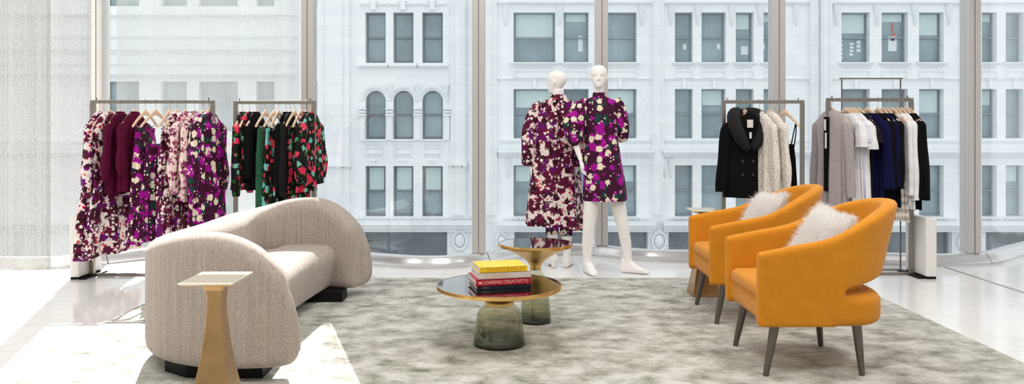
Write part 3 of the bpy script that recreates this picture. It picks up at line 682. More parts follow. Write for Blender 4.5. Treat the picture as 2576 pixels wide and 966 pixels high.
# ---------------------------------------------------------------- armchairs
ZT = [(0, .655), (.17, .689), (.345, .722), (.457, .762), (.57, .812), (.70, .865), (.83, .905), (.9, .915)]
def chair_shell():
    rings = []; Ls = .38; b = .335
    us = []
    N1, N2 = 22, 60
    for i in range(N1): us.append(('a', i/N1))
    for i in range(N2+1): us.append(('c', i/N2))
    for i in range(N1-1, -1, -1): us.append(('b', i/N1))
    def P(u, z):
        k = min(1, max(0, (z-.42)/.5)); a = .345+.125*k; bb = b+.012*k
        if u[0] == 'a': return Vector((Ls*u[1], -bb, 0)), Vector((0, 1, 0))
        if u[0] == 'b': return Vector((Ls*u[1], bb, 0)), Vector((0, -1, 0))
        th = -math.pi/2+math.pi*u[1]
        p = Vector((Ls+a*math.cos(th), bb*math.sin(th), 0))
        nn = -Vector((math.cos(th)/a, math.sin(th)/bb, 0)).normalized()
        return p, nn
    for u in us:
        px = P(u, .9)[0].x; pb = P(u, .5)[0].x
        zt = smooth_interp(ZT, px)
        s = min(1, max(0, (pb-.395)/.06)); s = s*s*(3-2*s)
        zb = lerp(.262, lerp(.458, .50, min(1, max(0, (pb-.44)/.25))), s)
        th = lerp(.062, .085, min(1, max(0, (px-.3)/.4)))
        r = .022; prof = []
        for q in range(5): a = lerp(-math.pi/2, -math.pi, q/4); prof.append((r+r*math.cos(a), zb+r+r*math.sin(a)))
        for q in range(1, 10): prof.append((0, lerp(zb+r, zt-r*1.3, q/10)))
        for q in range(6): a = lerp(math.pi, math.pi/2, q/5); prof.append((r*1.3+r*1.3*math.cos(a), zt-r*1.3+r*1.3*math.sin(a)))
        for q in range(6): a = lerp(math.pi/2, 0, q/5); prof.append((th-r*1.3+r*1.3*math.cos(a), zt-r*1.3+r*1.3*math.sin(a)))
        for q in range(1, 10): prof.append((th, lerp(zt-r*1.3, zb+r, q/10)))
        for q in range(5): a = lerp(0, -math.pi/2, q/4); prof.append((th-r+r*math.cos(a), zb+r+r*math.sin(a)))
        ring = []
        for o, z in prof:
            p, nn = P(u, z); ring.append(Vector((p.x+nn.x*o, p.y+nn.y*o, z)))
        rings.append(ring)
    def cap(ring, r=.018):
        c = sum(ring, Vector())/len(ring); out = []
        for q in range(1, 5):
            a = math.pi/2*q/4; ins = r*(1-math.cos(a)); o = []
            for p in ring:
                dy = max(-1, min(1, (c.y-p.y)/.02)); dz = 1 if p.z < c.z-.15 else (-1 if p.z > c.z+.15 else 0)
                o.append(Vector((p.x-r*math.sin(a), p.y+dy*ins, p.z+dz*ins)))
            out.append(o)
        return out
    rings = list(reversed(cap(rings[0])))+rings+cap(rings[-1])
    return MB().loft(rings)
def dplan(x0, x1, hy, n=40, flatx=.3):
    pts = []
    # rounded rectangle at front, elliptical at rear
    rf = .03
    for q in range(5): a = lerp(math.pi, 1.5*math.pi, q/4); pts.append((x0+rf+rf*math.cos(a), -hy+rf+rf*math.sin(a)))
    for q in range(25):
        a = lerp(-math.pi/2, math.pi/2, q/24); ca = math.cos(a); sa = math.sin(a)
        pts.append((lerp(x0, x1, flatx)+(x1-lerp(x0, x1, flatx))*abs(ca)**.6, hy*abs(sa)**.75*(1 if sa > 0 else -1)))
    for q in range(5): a = lerp(math.pi/2, math.pi, q/4); pts.append((x0+rf+rf*math.cos(a), hy-rf+rf*math.sin(a)))
    return pts
def slab(x0, x1, hy, z0, z1, r, flatx=.3, crown=0):
    rings = []
    seq = [(r*(1-math.cos(a)), z0+r*(1-math.sin(a))) for a in (0.0, .4, .8, 1.2, math.pi/2)]
    seq = [(r*(1-math.cos(a)), z0+r-r*math.sin(a)) for a in (1.57, 1.2, .8, .4, 0)]
    for ins, z in seq: rings.append([(x, y, z) for x, y in dplan(x0+ins, x1-ins, hy-ins, flatx=flatx)])
    for a in (0, .4, .8, 1.2, 1.57):
        ins = r*(1-math.cos(a)); rings.append([(x, y, z1-r+r*math.sin(a)) for x, y in dplan(x0+ins, x1-ins, hy-ins, flatx=flatx)])
    if crown:
        for k, c_ in ((.06, .5), (.12, .85), (.2, 1)): rings.append([(x, y, z1+crown*c_) for x, y in dplan(x0+r+k*.8, x1-r-k, hy-r-k, flatx=flatx)])
    return MB().loft(rings)
SHELL = None
def armchair(x, y, label, first=None):
    r = empty('armchair', (x, y, RZ)); tag(r, label, 'armchair', 'ochre velvet armchairs')
    if first:
        for ch in first.children:
            c = ch.copy(); C.objects.link(c); c.parent = r
        return r
    sh_ = chair_shell(); bs = slab(.014, .705, .3365, .2625, .428, .045, flatx=.56); sh_.add(bs.v, bs.f)
    remeshed(sh_, 'upholstered_frame', M['velvet'], r, .0095, 7)
    slab(.0, .62, .268, .385, .475, .035, flatx=.35, crown=.02).build('seat_cushion', M['velvet'], r)
    for (tx, ty, bx, by) in ((.09, -.27, .035, -.285), (.09, .27, .035, .285), (.52, -.27, .545, -.28), (.52, .27, .545, .28)):
        MB().tube([(bx, by, 0), (lerp(bx, tx, .02), by, .004), (tx, ty, .275)], [.0135, .015, .026], n=20).build('leg', M['leg'], r)
    return r
c1 = armchair(1.30, 4.47, 'ochre velvet armchair nearest the camera, with notched back and white fur cushion')
c2 = armchair(1.325, 5.575, 'ochre velvet armchair further back, beside the black coat rack', c1)

# fluffy cushions
def fur_cushion(x, y, z, rx, ry, rz, label, seed):
    rr = random.Random(seed); r = empty('fur_cushion', (x, y, z)); r.rotation_euler = (rx, ry, rz); tag(r, label, 'cushion', 'white fur cushions on the armchairs')
    S = .20; N = 16; top = []; mb = MB()
    def pp(u, v, s):
        e = (1-u**4)*(1-v**4); hgt = .062*max(e, 0)**.5
        k = 1-.13*(1-abs(u*v)); return Vector((s*hgt, u*S*k, v*S*k))
    g = {}
    for s in (1, -1):
        vs_ = [pp(2*i/N-1, 2*j/N-1, s) for i in range(N+1) for j in range(N+1)]
        mb.add(vs_, [(i*(N+1)+j, (i+1)*(N+1)+j, (i+1)*(N+1)+j+1, i*(N+1)+j+1) for i in range(N) for j in range(N)])
    mb.build('pillow_body', M['fur'], r)
    fm = MB()
    for k in range(15000):
        u, v = rr.uniform(-1, 1), rr.uniform(-1, 1); s = 1 if rr.random() < .5 else -1
        if rr.random() < .25:
            if rr.random() < .5: u = math.copysign(1, u)
            else: v = math.copysign(1, v)
        p = pp(u, v, s); nrm = Vector((s*.4*(1-max(abs(u), abs(v))**3)+.05*s, u*abs(u)*.9, v*abs(v)*.9+.1))+Vector((rr.gauss(0, .25), rr.gauss(0, .6), rr.gauss(0, .6)))
        nrm.normalize(); L = rr.uniform(.02, .042); bend = Vector((rr.gauss(0, .012), rr.gauss(0, .016), rr.gauss(-.004, .008)))
        side = nrm.cross(Vector((rr.random(), rr.random(), rr.random()))).normalized()*.0011
        a = p; b = p+nrm*L*.5+bend*.4; c = p+nrm*L+bend*1.3
        fm.add([a-side, a+side, b+side*.8, b-side*.8, c], [(0, 1, 2, 3), (3, 2, 4)])
    fm.build('fur', M['fur'], r)
    return r
fur_cushion(1.715, 4.46, .67, R(6), R(30), R(6), 'white long-haired fur cushion on the nearest armchair', 1)
fur_cushion(1.74, 5.57, .67, R(-6), R(30), R(4), 'white long-haired fur cushion on the armchair further back', 2)

# ---------------------------------------------------------------- racks
def rack(x0, x1, y, ztop, label):
    r = empty('garment_rack', (x0, y, 0)); tag(r, label, 'clothes rack', 'brushed steel garment racks'); L = x1-x0; t = .016
    MB().box(-t, L+t, -.014, .014, ztop-.03, ztop).build('top_rail', M['steel'], r, smooth=False, bevel=.002)
    for x in (0, L): MB().box(x-t, x+t, -.02, .02, .012, ztop-.03).build('post', M['steel'], r, smooth=False, bevel=.002)
    MB().box(-t, L+t, -.012, .012, .002, .024).build('bottom_rail', M['steel'], r, smooth=False, bevel=.002)
    for x in (0, L): MB().box(x-.03, x+.03, -.18, .2, .001, .012).build('foot', M['black'], r, smooth=False)
    for x in (.035, L-.035): MB().lathe([(.003, ztop), (.003, ztop+.012), (.005, ztop+.014), (.005, ztop+.02)], x, 0, 10).build('rail_pin', M['black'], r)
    return r
def rx(px, Y): return (px-CX)*Y/F
Y1, Y2, Y3, Y4 = 7.06, 7.22, 7.06, 7.1
RT = 1.56
rack(rx(233, Y1), rx(535, Y1), Y1, RT, 'brushed steel garment rack with purple floral clothes at the left')
rack(rx(593, Y2), rx(790, Y2), Y2, RT, 'brushed steel garment rack with red and green floral clothes behind the sofa')
rack(rx(1820, Y3), rx(2018, Y3), Y3, RT, 'brushed steel garment rack with black fur-collared coat')
rack(rx(2083, Y4), rx(2292, Y4), Y4, 1.58, 'brushed steel garment rack with grey, white and navy knitwear at the right')
# slim high frame behind the last rack
r = empty('wire_display_frame', (rx(2113, 7.4), 7.36, 0)); tag(r, 'thin dark metal display frame standing tall behind the right-hand knitwear rack', 'display frame')
L = rx(2260, 7.4)-rx(2113, 7.4)
MB().box(-.02, L+.02, -.006, .006, 1.765, 1.777).build('cross_bar', M['seam'], r, smooth=False)
for x in (0, L): MB().box(x-.005, x+.005, -.005, .005, .008, 1.765).build('upright', M['seam'], r, smooth=False)
MB().box(-.02, L+.02, -.04, .04, 0.001, .008).build('base_plate', M['steel'], r, smooth=False)
def pedestal(x0, x1, y0, y1, h, label):
    r = empty('white_pedestal', ((x0+x1)/2, (y0+y1)/2, 0)); tag(r, label, 'pedestal', 'white pedestal boxes at the rack ends')
    a, b = (x1-x0)/2, (y1-y0)/2
    MB().box(-a, a, -b, b, .02, h).build('body', M['ped'], r, smooth=False, bevel=.012)
    MB().box(-a+.006, a-.006, -b+.006, b-.006, .001, .02).build('base', M['black'], r, smooth=False)
pedestal(-3.83, -3.745, 6.88, 7.26, .55, 'white pedestal box at the floor under the long purple floral dresses')
pedestal(3.595, 3.69, 6.9, 7.27, .53, 'white pedestal box beside the right end of the knitwear rack')

HOOKZ = .0
def make_hanger(clip):
    r = empty('clothes_hanger'); n = 13
    pts = []
    for i in range(n):
        u = i/(n-1)*2-1; z = -.016-.125*abs(u)**1.25; pts.append((u*.205, 0, z))
    rings = []
    for i, p in enumerate(pts):
        u = abs(i/(n-1)*2-1); hh = lerp(.028, .012, u**.6); tt = lerp(.0075, .009, u); c = Vector(p)
        rings.append([c+Vector((0, math.cos(a)*tt*(1.15 if abs(math.sin(a)) < .8 else .8), math.sin(a)*hh)) for a in [2*math.pi*k/10 for k in range(10)]])
    MB().loft(rings).build('wooden_arms', M['wood'], r)
    hk = [(0, 0, 0), (0, 0, .03), (0, 0, .05)]
    top = .088  # centre of the rail above the hanger neck is at hook_c
    for k in range(12):
        a = R(-90+60-0)+0
        a = lerp(R(250), R(-20), k/11); hk.append((.024*math.cos(a), 0, top-.014+.024*math.sin(a)+.0))
    MB().tube(hk, .0019, n=6).build('hook', M['wire'], r)
    if clip:
        MB().tube([(-.16, 0, -.145), (.16, 0, -.145)], .002, n=6).build('clip_bar', M['wire'], r)
        MB().tube([(-.15, 0, -.095), (-.15, 0, -.145)], .002, n=6).build('bar_wire', M['wire'], r)
        MB().tube([(.15, 0, -.095), (.15, 0, -.145)], .002, n=6).build('bar_wire', M['wire'], r)
        for s in (-.10, .10): MB().box(s-.012, s+.012, -.009, .009, -.18, -.14).build('clip', M['wire'], r, smooth=False)
    return r
HP = {False: None, True: None}
def hanger(x, y, rail_z, yaw, label, group, clip):
    if HP[clip] is None: r = make_hanger(clip); HP[clip] = r
    else:
        r = HP[clip].copy(); C.objects.link(r)
        for ch in list(HP[clip].children): c = ch.copy(); C.objects.link(c); c.parent = r
    r.location = (x, y, rail_z-.015-.074); r.rotation_euler = (0, 0, yaw); tag(r, label, 'hanger', group); return r

# ---- garment builder. local x = shoulder line, local y = front/back, z = 0 at the hanger neck
def gring(z, w_, t, amp=0, k=7, ph=0, n=72, cx=0, cy=0, sq=1.0, zs=0):
    pts = []
    for j in range(n):
        a = 2*math.pi*j/n; ca, sa = math.cos(a), math.sin(a)
        x = w_*math.copysign(abs(ca)**sq, ca); y = t*math.copysign(abs(sa)**sq, sa)
        nn = Vector((ca*t, sa*w_, 0)); nn = nn/max(nn.length, 1e-6)
        f = amp*(math.sin(k*a+ph)+.55*math.sin((2*k+1)*a+ph*1.7+z*3)+.3*math.sin(3*a+z*7))
        pts.append((cx+x+nn.x*f, cy+y+nn.y*f, z+zs*math.sin(2*a+ph)))
    return pts
def body_mesh(levels, k=7, ph=0, n=72):
    rings = []
    tabw = [(l[0], l[1]) for l in reversed(levels)]; tabt = [(l[0], l[2]) for l in reversed(levels)]; taba = [(l[0], l[3]) for l in reversed(levels)]
    z = levels[0][0]; zend = levels[-1][0]; steps = max(12, int((z-zend)/.035))
    zs = []
    for a, b in zip(levels, levels[1:]):
        m = max(1, int(abs(a[0]-b[0])/.035)); zs += [lerp(a[0], b[0], q/m) for q in range(m)]
    zs.append(zend)
    for z in zs: rings.append(gring(z, interp(tabw, z), interp(tabt, z), interp(taba, z), k, ph, n, zs=(.006 if z == zend else 0)))
    return MB().loft(rings, cap0=False, cap1=False)
def sleeve_mesh(s, x0, z0, length, r0, r1, out=.05, puff=0, fwd=0, n=24, cuff=True, ph=0):
    pts = []; rad = []; m = 14
    for i in range(m+1):
        t = i/m; x = s*(x0+out*math.sin(t*1.4)); z = z0-length*t; y = fwd*t
        r = lerp(r0, r1, t)+puff*max(0, math.sin(math.pi*min(1, max(0, (t-.45)/.5))))+.004*math.sin(9*t+ph)
        if puff and t > .95: r = r1*.8
        pts.append((x, y, z)); rad.append(r)
    mb = MB(); rings = []
    for p, r in zip(pts, rad):
        rings.append([(p[0]+r*math.cos(a)+.0, p[1]+r*.62*math.sin(a)+.004*math.sin(5*a+ph), p[2]+(.35*r*math.cos(a)*(-s) if p is pts[0] else 0)) for a in [2*math.pi*j/n for j in range(n)]])
    # closed shoulder dome
    f = rings[0]; c = sum((Vector(q) for q in f), Vector())/n
    dome = [[tuple(c+(Vector(q)-c)*sc+Vector((0, 0, dz))) for q in f] for sc, dz in ((.25, .03), (.7, .022))]
    return mb.loft(dome+rings, cap0=True, cap1=False)
GC = {}
def garment(kind, x, y, rail_z, yaw, m, label, cat, group, name, drop, hw=.2, hem=.24, t=.04, fold=.01, sl=None, neck=.075, k=7, clip=None, hl=None, waist=None):
    """drop = height of the hem above the floor"""
    z0 = rail_z-.089; clipk = kind in ('skirt', 'trousers') if clip is None else clip
    hanger(x, y, rail_z, yaw, hl or ' '.join(('wooden hanger holding '+label).split()[:16]), 'wooden hangers on the garment racks', clipk)
    ph = rnd.random()*6; H = z0-drop
    zofs = 0
    if kind == 'dress' or kind == 'blouse' or kind == 'tee':
        ws = waist or hw*.95
        lv = [(-.022, .05, t*.6, 0), (-.034, .09, t*.75, .001), (-.074, .14, t*.85, .001), (-.122, hw, t*.95, .003), (-.19, hw+.012, t*1.05, fold*.4), (-.42*min(1, H/.8), ws, t, fold*.7), (-H, hem, t*1.35, fold*1.3)]
        if neck >= .09: lv = [(-.048, neck, t*.7, 0), (-.078, .145, t*.85, .001), (-.122, hw, t*.95, .003)]+lv[4:]
        mb = body_mesh(lv, k, ph)
        o = mb.build(name, m)
        if sl:
            for s in (-1, 1): sleeve_mesh(s, hw-.014, -.142, sl[0]-.04, sl[1], sl[2], sl[3], sl[4], ph=ph+s, fwd=rnd.uniform(-.02, .02)).build('sleeve', m, o)
        if kind == 'blouse' and neck <= .085:
            MB().loft([gring(-.03, .065, t*.65, .001, 9, ph), gring(-.012, .054, t*.5, .002, 9, ph)], False, False).build('collar', m, o)
    elif kind == 'skirt':
        lv = [(-.16, .15, .012, 0), (-.19, .155, .02, .002), (-.3, lerp(.15, hem, .4), t*.8, fold*.7), (-H, hem, t*1.2, fold*1.4)]
        o = body_mesh(lv, k, ph).build(name, m)
        MB().loft([gring(-.158, .152, .014), gring(-.19, .157, .022)], False, False).build('waistband', m, o)
    elif kind == 'trousers':
        lv = [(-.16, .16, .013, 0), (-.20, .165, .022, .001), (-.36, .18, t*.8, .004), (-.42, .175, t*.8, .004)]
        mb = body_mesh(lv, 5, ph)
        for s in (-1, 1):
            rings = [gring(lerp(-.38, -H, i/12), lerp(.092, hem*.5, i/12), lerp(t*.75, t, i/12), fold*.8, 5, ph+s, 40, cx=s*lerp(.088, hem*.55, i/12)) for i in range(13)]
            mb.loft(rings, False, False)
        o = mb.build(name, m)
        MB().loft([gring(-.158, .162, .015), gring(-.19, .167, .024)], False, False).build('waistband', m, o)
    elif kind == 'cami':
        lv = [(-.30, .125, .02, 0), (-.32, .13, t*.7, .001), (-.42, .14, t, .004), (-H, hem, t*1.3, fold*1.3)]
        o = body_mesh(lv, k, ph).build(name, m)
        for s in (-1, 1):
            for yy in (-.012, .012):
                MB().tube([(s*.165, 0, -.098), (s*.145, yy, -.2), (s*.11, yy*1.4, -.33)], .0075, n=8, flat=((0, 1, 0), .35)).build('strap', m, o)
    o.location = (x, y, z0); o.rotation_euler = (0, 0, yaw); tag(o, label, cat, group)
    return o
A90 = R(90)
def yw(deg): return A90-R(deg)      # deg>0 turns the far edge towards +X
G1 = 'clothes on the purple floral rack'; SL = (.58, .062, .05, .05, .0)
def g1(px, *a, **k_): return garment(a[0], rx(px, Y1), Y1, RT, yw(a[1]), a[2], a[3], a[4], G1, a[5], a[6], **k_)
g1(251, 'dress', -2, PRINT_A, 'long burgundy and white blossom-print dress hanging furthest left', 'dress', 'long_dress', .19, hw=.19, hem=.36, t=.05, fold=.022, sl=(.66, .06, .06, .05, .01), k=6)
g1(277, 'dress', 14, PRINT_A, 'long burgundy blossom-print dress second from the left end, hem spreading wide', 'dress', 'long_dress', .2, hw=.19, hem=.36, t=.05, fold=.024, sl=None, k=6)
g1(303, 'blouse', 2, BURG, 'plain burgundy blouse with gathered cuffs, left one of two', 'blouse', 'blouse', .74, hw=.19, hem=.21, t=.045, fold=.01, sl=(.52, .056, .046, .03, .016))
g1(339, 'blouse', 6, BURG, 'plain burgundy blouse with puffed cuffs, right one of two', 'blouse', 'blouse', .76, hw=.195, hem=.22, t=.045, fold=.01, sl=(.46, .058, .046, .03, .016))
g1(366, 'trousers', 4, PRINT_B, 'magenta and cream rose-print wide trousers beside the burgundy blouses', 'trousers', 'wide_trousers', .31, hem=.23, t=.055, fold=.012)
g1(392, 'cami', 10, PRINT_B, 'magenta rose-print slip dress on thin straps left of the blossom trousers', 'dress', 'slip_dress', .33, hem=.25, t=.05, fold=.016)
g1(428, 'trousers', 2, PRINT_A, 'burgundy blossom-print trousers in the middle of the rack', 'trousers', 'printed_trousers', .34, hem=.2, t=.05, fold=.01)
g1(445, 'dress', 3, PRINT_A, 'burgundy blossom-print sleeveless dress right of the blossom trousers', 'dress', 'printed_dress', .35, hw=.17, hem=.25, t=.05, fold=.02)
g1(467, 'blouse', 4, PRINT_D, 'pale pink blossom blouse with frilled neck, left of two', 'blouse', 'frilled_blouse', .74, hw=.19, hem=.24, t=.045, fold=.016, sl=(.56, .055, .04, .05, .015))
g1(489, 'blouse', 2, PRINT_D, 'pale pink blossom blouse with frilled neck, right of two', 'blouse', 'frilled_blouse', .68, hw=.19, hem=.24, t=.045, fold=.016, sl=(.56, .055, .04, .05, .015))
g1(511, 'dress', 3, PRINT_B, 'magenta and cream rose-print dress next to the right end post', 'dress', 'rose_dress', .42, hw=.19, hem=.24, t=.045, fold=.014, sl=(.6, .058, .05, .05, .02))
g1(526, 'dress', 12, PRINT_B, 'magenta and cream rose-print dress last on the rail beyond the end post', 'dress', 'rose_dress', .45, hw=.2, hem=.23, t=.05, fold=.014, sl=(.66, .06, .045, .05, .02))
G2 = 'clothes on the red and green floral rack'
def g2(px, *a, **k_): return garment(a[0], rx(px, Y2), Y2, RT, yw(a[1]), a[2], a[3], a[4], G2, a[5], a[6], **k_)
g2(610, 'blouse', -2, PRINT_C, 'black blouse with red poppies and high neck, first on the rail', 'blouse', 'poppy_blouse', .76, hw=.18, hem=.2, t=.04, fold=.012, sl=(.66, .055, .05, .04, .01))
g2(627, 'blouse', 4, PRINT_C, 'black blouse with red poppies, second on the rail', 'blouse', 'poppy_blouse', .80, hw=.18, hem=.2, t=.04, fold=.012)
g2(645, 'blouse', 6, BLACKC, 'plain black long-sleeved top left of the green trousers', 'top', 'long_sleeved_shirt', .76, hw=.18, hem=.18, t=.038, fold=.008, sl=(.5, .055, .045, .03, .0))
g2(668, 'trousers', 6, GREENV, 'emerald green velvet trousers on a wooden hanger', 'trousers', 'velvet_trousers', .42, hem=.15, t=.042, fold=.006)
g2(690, 'trousers', 8, PRINT_C2, 'black trousers with aqua blooms beside the green trousers', 'trousers', 'bloom_trousers', .44, hem=.19, t=.042, fold=.01)
g2(701, 'skirt', 2, PRINT_C2, 'aqua and red bloom-print skirt left of the two black blouses', 'skirt', 'bloom_skirt', .5, hem=.2, t=.04, fold=.012)
g2(719, 'blouse', 2, BLACKC, 'black long-sleeved blouse in the middle of the rail, left of two', 'blouse', 'black_blouse', .70, hw=.19, hem=.2, t=.036, fold=.008, sl=(.62, .055, .045, .04, .02))
g2(730, 'blouse', 2, CHARC, 'black long-sleeved blouse in the middle of the rail, right of two', 'blouse', 'black_blouse', .74, hw=.19, hem=.2, t=.036, fold=.008, sl=(.66, .055, .045, .04, .02))
g2(741, 'skirt', 6, PRINT_C, 'red poppy-print skirt right of the black blouses', 'skirt', 'poppy_skirt', .62, hem=.19, t=.04, fold=.012)
g2(757, 'skirt', 4, PRINT_C, 'longer red poppy-print skirt under the ruffled blouses', 'skirt', 'poppy_skirt', .58, hem=.18, t=.04, fold=.012)
g2(770, 'blouse', 2, PRINT_C, 'ruffled poppy-print blouse left of the end post', 'blouse', 'ruffled_blouse', .74, hw=.19, hem=.22, t=.042, fold=.016, sl=(.54, .055, .045, .05, .025))
g2(784, 'blouse', 10, PRINT_C, 'ruffled poppy-print blouse last on the rail, sleeves past the end post', 'blouse', 'ruffled_blouse', .80, hw=.19, hem=.2, t=.042, fold=.016, sl=(.52, .055, .04, .05, .03))
G3 = 'clothes on the black coat rack'
def g3(px, *a, **k_): return garment(a[0], rx(px, Y3), Y3, RT, yw(a[1]), a[2], a[3], a[4], G3, a[5], a[6], **k_)
g3(1910, 'blouse', -22, DOTS, 'white blouse with tiny dark dots, left of two', 'blouse', 'dotted_blouse', .66, hw=.19, hem=.2, t=.04, fold=.008, sl=(.6, .05, .045, .03, .01), neck=.06)
g3(1936, 'blouse', -22, DOTS, 'white blouse with tiny dark dots, right of two', 'blouse', 'dotted_blouse', .68, hw=.19, hem=.2, t=.04, fold=.008, sl=(.6, .05, .045, .03, .01), neck=.06)
g3(1974, 'cami', -16, BLACKC, 'black camisole on thin straps last on the coat rack', 'camisole', 'camisole', .62, hem=.17, t=.04, fold=.008)
# the coat, turned to face the camera
cx_, cy_ = rx(1874, Y3), Y3-.02
hanger(rx(1874, Y3), Y3, RT, R(18), 'pale wooden hanger holding the black fur-collared coat', 'wooden hangers on the garment racks', False)
coat = body_mesh([(-.045, .07, .03, 0), (-.07, .12, .045, .001), (-.125, .19, .055, .002), (-.18, .205, .06, .003), (-.42, .185, .055, .004), (-.77, .215, .07, .007)], 5, 1).build('wool_coat', BLACKC)
coat.location = (cx_, cy_, RT-.089); coat.rotation_euler = (0, 0, R(18)); tag(coat, 'black double-breasted wool coat with thick fur collar', 'coat', G3)
for s in (-1, 1): sleeve_mesh(s, .18, -.135, .58, .062, .055, .06, 0, fwd=.01).build('sleeve', BLACKC, coat)
fr = MB(); frs = []
for s in (-1, 1):
    pts = [(0, .05, -.03), (s*.07, .04, -.02), (s*.125, -.005, -.04), (s*.15, -.045, -.10), (s*.135, -.065, -.18), (s*.10, -.070, -.25), (s*.055, -.068, -.31), (s*.02, -.064, -.34)]
    P = catmull(pts, 4); fr.tube(P, [lerp(.036, .058, min(1, i/10)) if i < 20 else lerp(.056, .024, (i-20)/9) for i in range(len(P))], n=14); frs.append(P)
col = fr.build('fur_collar', M['bfur'], coat)
fm = MB(); rr = random.Random(5)
for P in frs:
    for k in range(2600):
        i = rr.randrange(len(P)-1); p = P[i].lerp(P[i+1], rr.random()); d = Vector((rr.gauss(0, 1), rr.gauss(-.3, 1), rr.gauss(0, 1))).normalized(); rad = .05 if i < 18 else .034
        a = p+d*rad; b = p+d*(rad+rr.uniform(.008, .018))+Vector((0, 0, -.006)); sd = d.cross(Vector((.3, .5, .8))).normalized()*.0012
        fm.add([a-sd, a+sd, b], [(0, 1, 2)])
fm.build('collar_fur', M['bfur'], coat)
MB().box(-.03, .03, -.069, -.0645, -.155, -.085).build('neck_label', M['label'], coat, smooth=False)
mb = MB(); mb.add([(-.022, -.066, -.19), (.022, -.066, -.19), (.0, -.068, -.26)], [(0, 1, 2)]); mb.box(-.012, .012, -.064, -.061, -.24, -.18)
MB().box(-.011, .013, -.073, -.071, -.25, -.195).build('price_tag', M['label'], coat, smooth=False)
for xx in (-.075, .03):
    for zz in (-.335, -.45, -.57): MB().lathe([(.013, 0), (.014, .003), (.011, .006)], n=16).build('button', mat('button_black', rgb(38, 36, 38), .25), coat).location = (xx, -.066, zz)
for b in coat.children:
    if b.name.startswith('button'): b.rotation_euler = (R(90), 0, 0)
MB().tube([(.0, -.064, -.33), (.004, -.068, -.55), (.008, -.076, -.77)], .002, n=6).build('front_seam', M['black'], coat)
G4 = 'clothes on the knitwear rack'
def g4(px, *a, **k_): return garment(a[0], rx(px, Y4), Y4, 1.58, yw(a[1]), a[2], a[3], a[4], G4, a[5], a[6], neck=k_.pop('neck', .1), **k_)
card = g4(2092, 'tee', -24, GREYK, 'long heather grey wool cardigan hanging open, first on the knitwear rack', 'cardigan', 'cardigan', .60, hw=.18, hem=.19, t=.05, fold=.012, sl=(.68, .055, .05, .04, 0), neck=.06)
MB().box(-.03, .03, .058, .064, -.74, -.08).build('dark_front_strip', BLACKC, card, smooth=False)  # black strip down the front, where the cardigan hangs open
MB().box(.0, .022, .065, .069, -.20, -.10).build('hang_tag', M['label'], card, smooth=False); MB().box(-.008, .012, .065, .069, -.36, -.22).build('hang_tag', M['label'], card, smooth=False)
g4(2128, 'tee', -18, WHITEC, 'white cotton T-shirt beside the grey cardigan', 'T-shirt', 'tee_shirt', .60, hw=.19, hem=.21, t=.035, fold=.012, sl=(.24, .06, .07, .04, 0))
g4(2138, 'tee', -16, LAV, 'pale lilac cotton T-shirt between the white one and the charcoal one', 'T-shirt', 'tee_shirt', .62, hw=.19, hem=.2, t=.03, fold=.01, sl=(.2, .06, .07, .04, 0))
g4(2147, 'tee', -16, WHITEC, 'white cotton T-shirt directly left of the charcoal one', 'T-shirt', 'tee_shirt', .58, hw=.2, hem=.22, t=.03, fold=.012, sl=(.26, .062, .075, .04, 0))
g4(2160, 'tee', -14, CHARC, 'charcoal short-sleeved T-shirt left of the navy top', 'T-shirt', 'tee_shirt', .60, hw=.19, hem=.19, t=.03, fold=.01, sl=(.2, .058, .07, .04, 0))
navy = g4(2182, 'tee', -20, NAVY, 'navy long-sleeved top with denim patch at the neck', 'top', 'navy_top', .64, hw=.2, hem=.2, t=.04, fold=.008, sl=(.6, .062, .06, .05, 0))
MB().box(-.09, .0, .046, .05, -.19, -.07).build('denim_patch', DENIM, navy, smooth=False)
g4(2208, 'tee', -6, BLACKC, 'black jumper directly right of the navy top', 'jumper', 'jumper', .62, hw=.19, hem=.19, t=.035, fold=.008, sl=(.6, .058, .05, .04, 0))
g4(2220, 'tee', -6, NAVY, 'dark navy jumper between two black jumpers', 'jumper', 'jumper', .62, hw=.19, hem=.19, t=.03, fold=.008, sl=(.58, .058, .05, .04, 0))
g4(2231, 'tee', -6, BLACKC, 'black jumper directly left of the patterned knit', 'jumper', 'jumper', .62, hw=.19, hem=.19, t=.03, fold=.008, sl=(.6, .058, .05, .04, 0))
g4(2245, 'tee', -10, KNIT, 'cream patterned knit dress, the longest piece on the knitwear rack', 'dress', 'patterned_dress', .50, hw=.15, hem=.19, t=.045, fold=.014)
g4(2257, 'tee', -4, WHITEC, 'white long-sleeved shirt right of the patterned knit, left of two', 'shirt', 'white_shirt', .64, hw=.19, hem=.18, t=.035, fold=.01, sl=(.66, .05, .045, .02, 0))
g4(2268, 'tee', -4, WHITEC, 'white long-sleeved shirt left of the last black jumpers, right of two', 'shirt', 'white_shirt', .60, hw=.19, hem=.18, t=.035, fold=.01, sl=(.7, .05, .045, .03, 0))
g4(2278, 'tee', -4, BLACKC, 'black long jumper second from the right end of the knitwear rack', 'jumper', 'jumper', .60, hw=.19, hem=.17, t=.03, fold=.008, sl=(.68, .052, .045, .03, 0))
g4(2287, 'tee', -4, BLACKC, 'black long jumper last at the right end of the knitwear rack', 'jumper', 'jumper', .60, hw=.19, hem=.17, t=.035, fold=.008, sl=(.7, .055, .05, .05, 0))

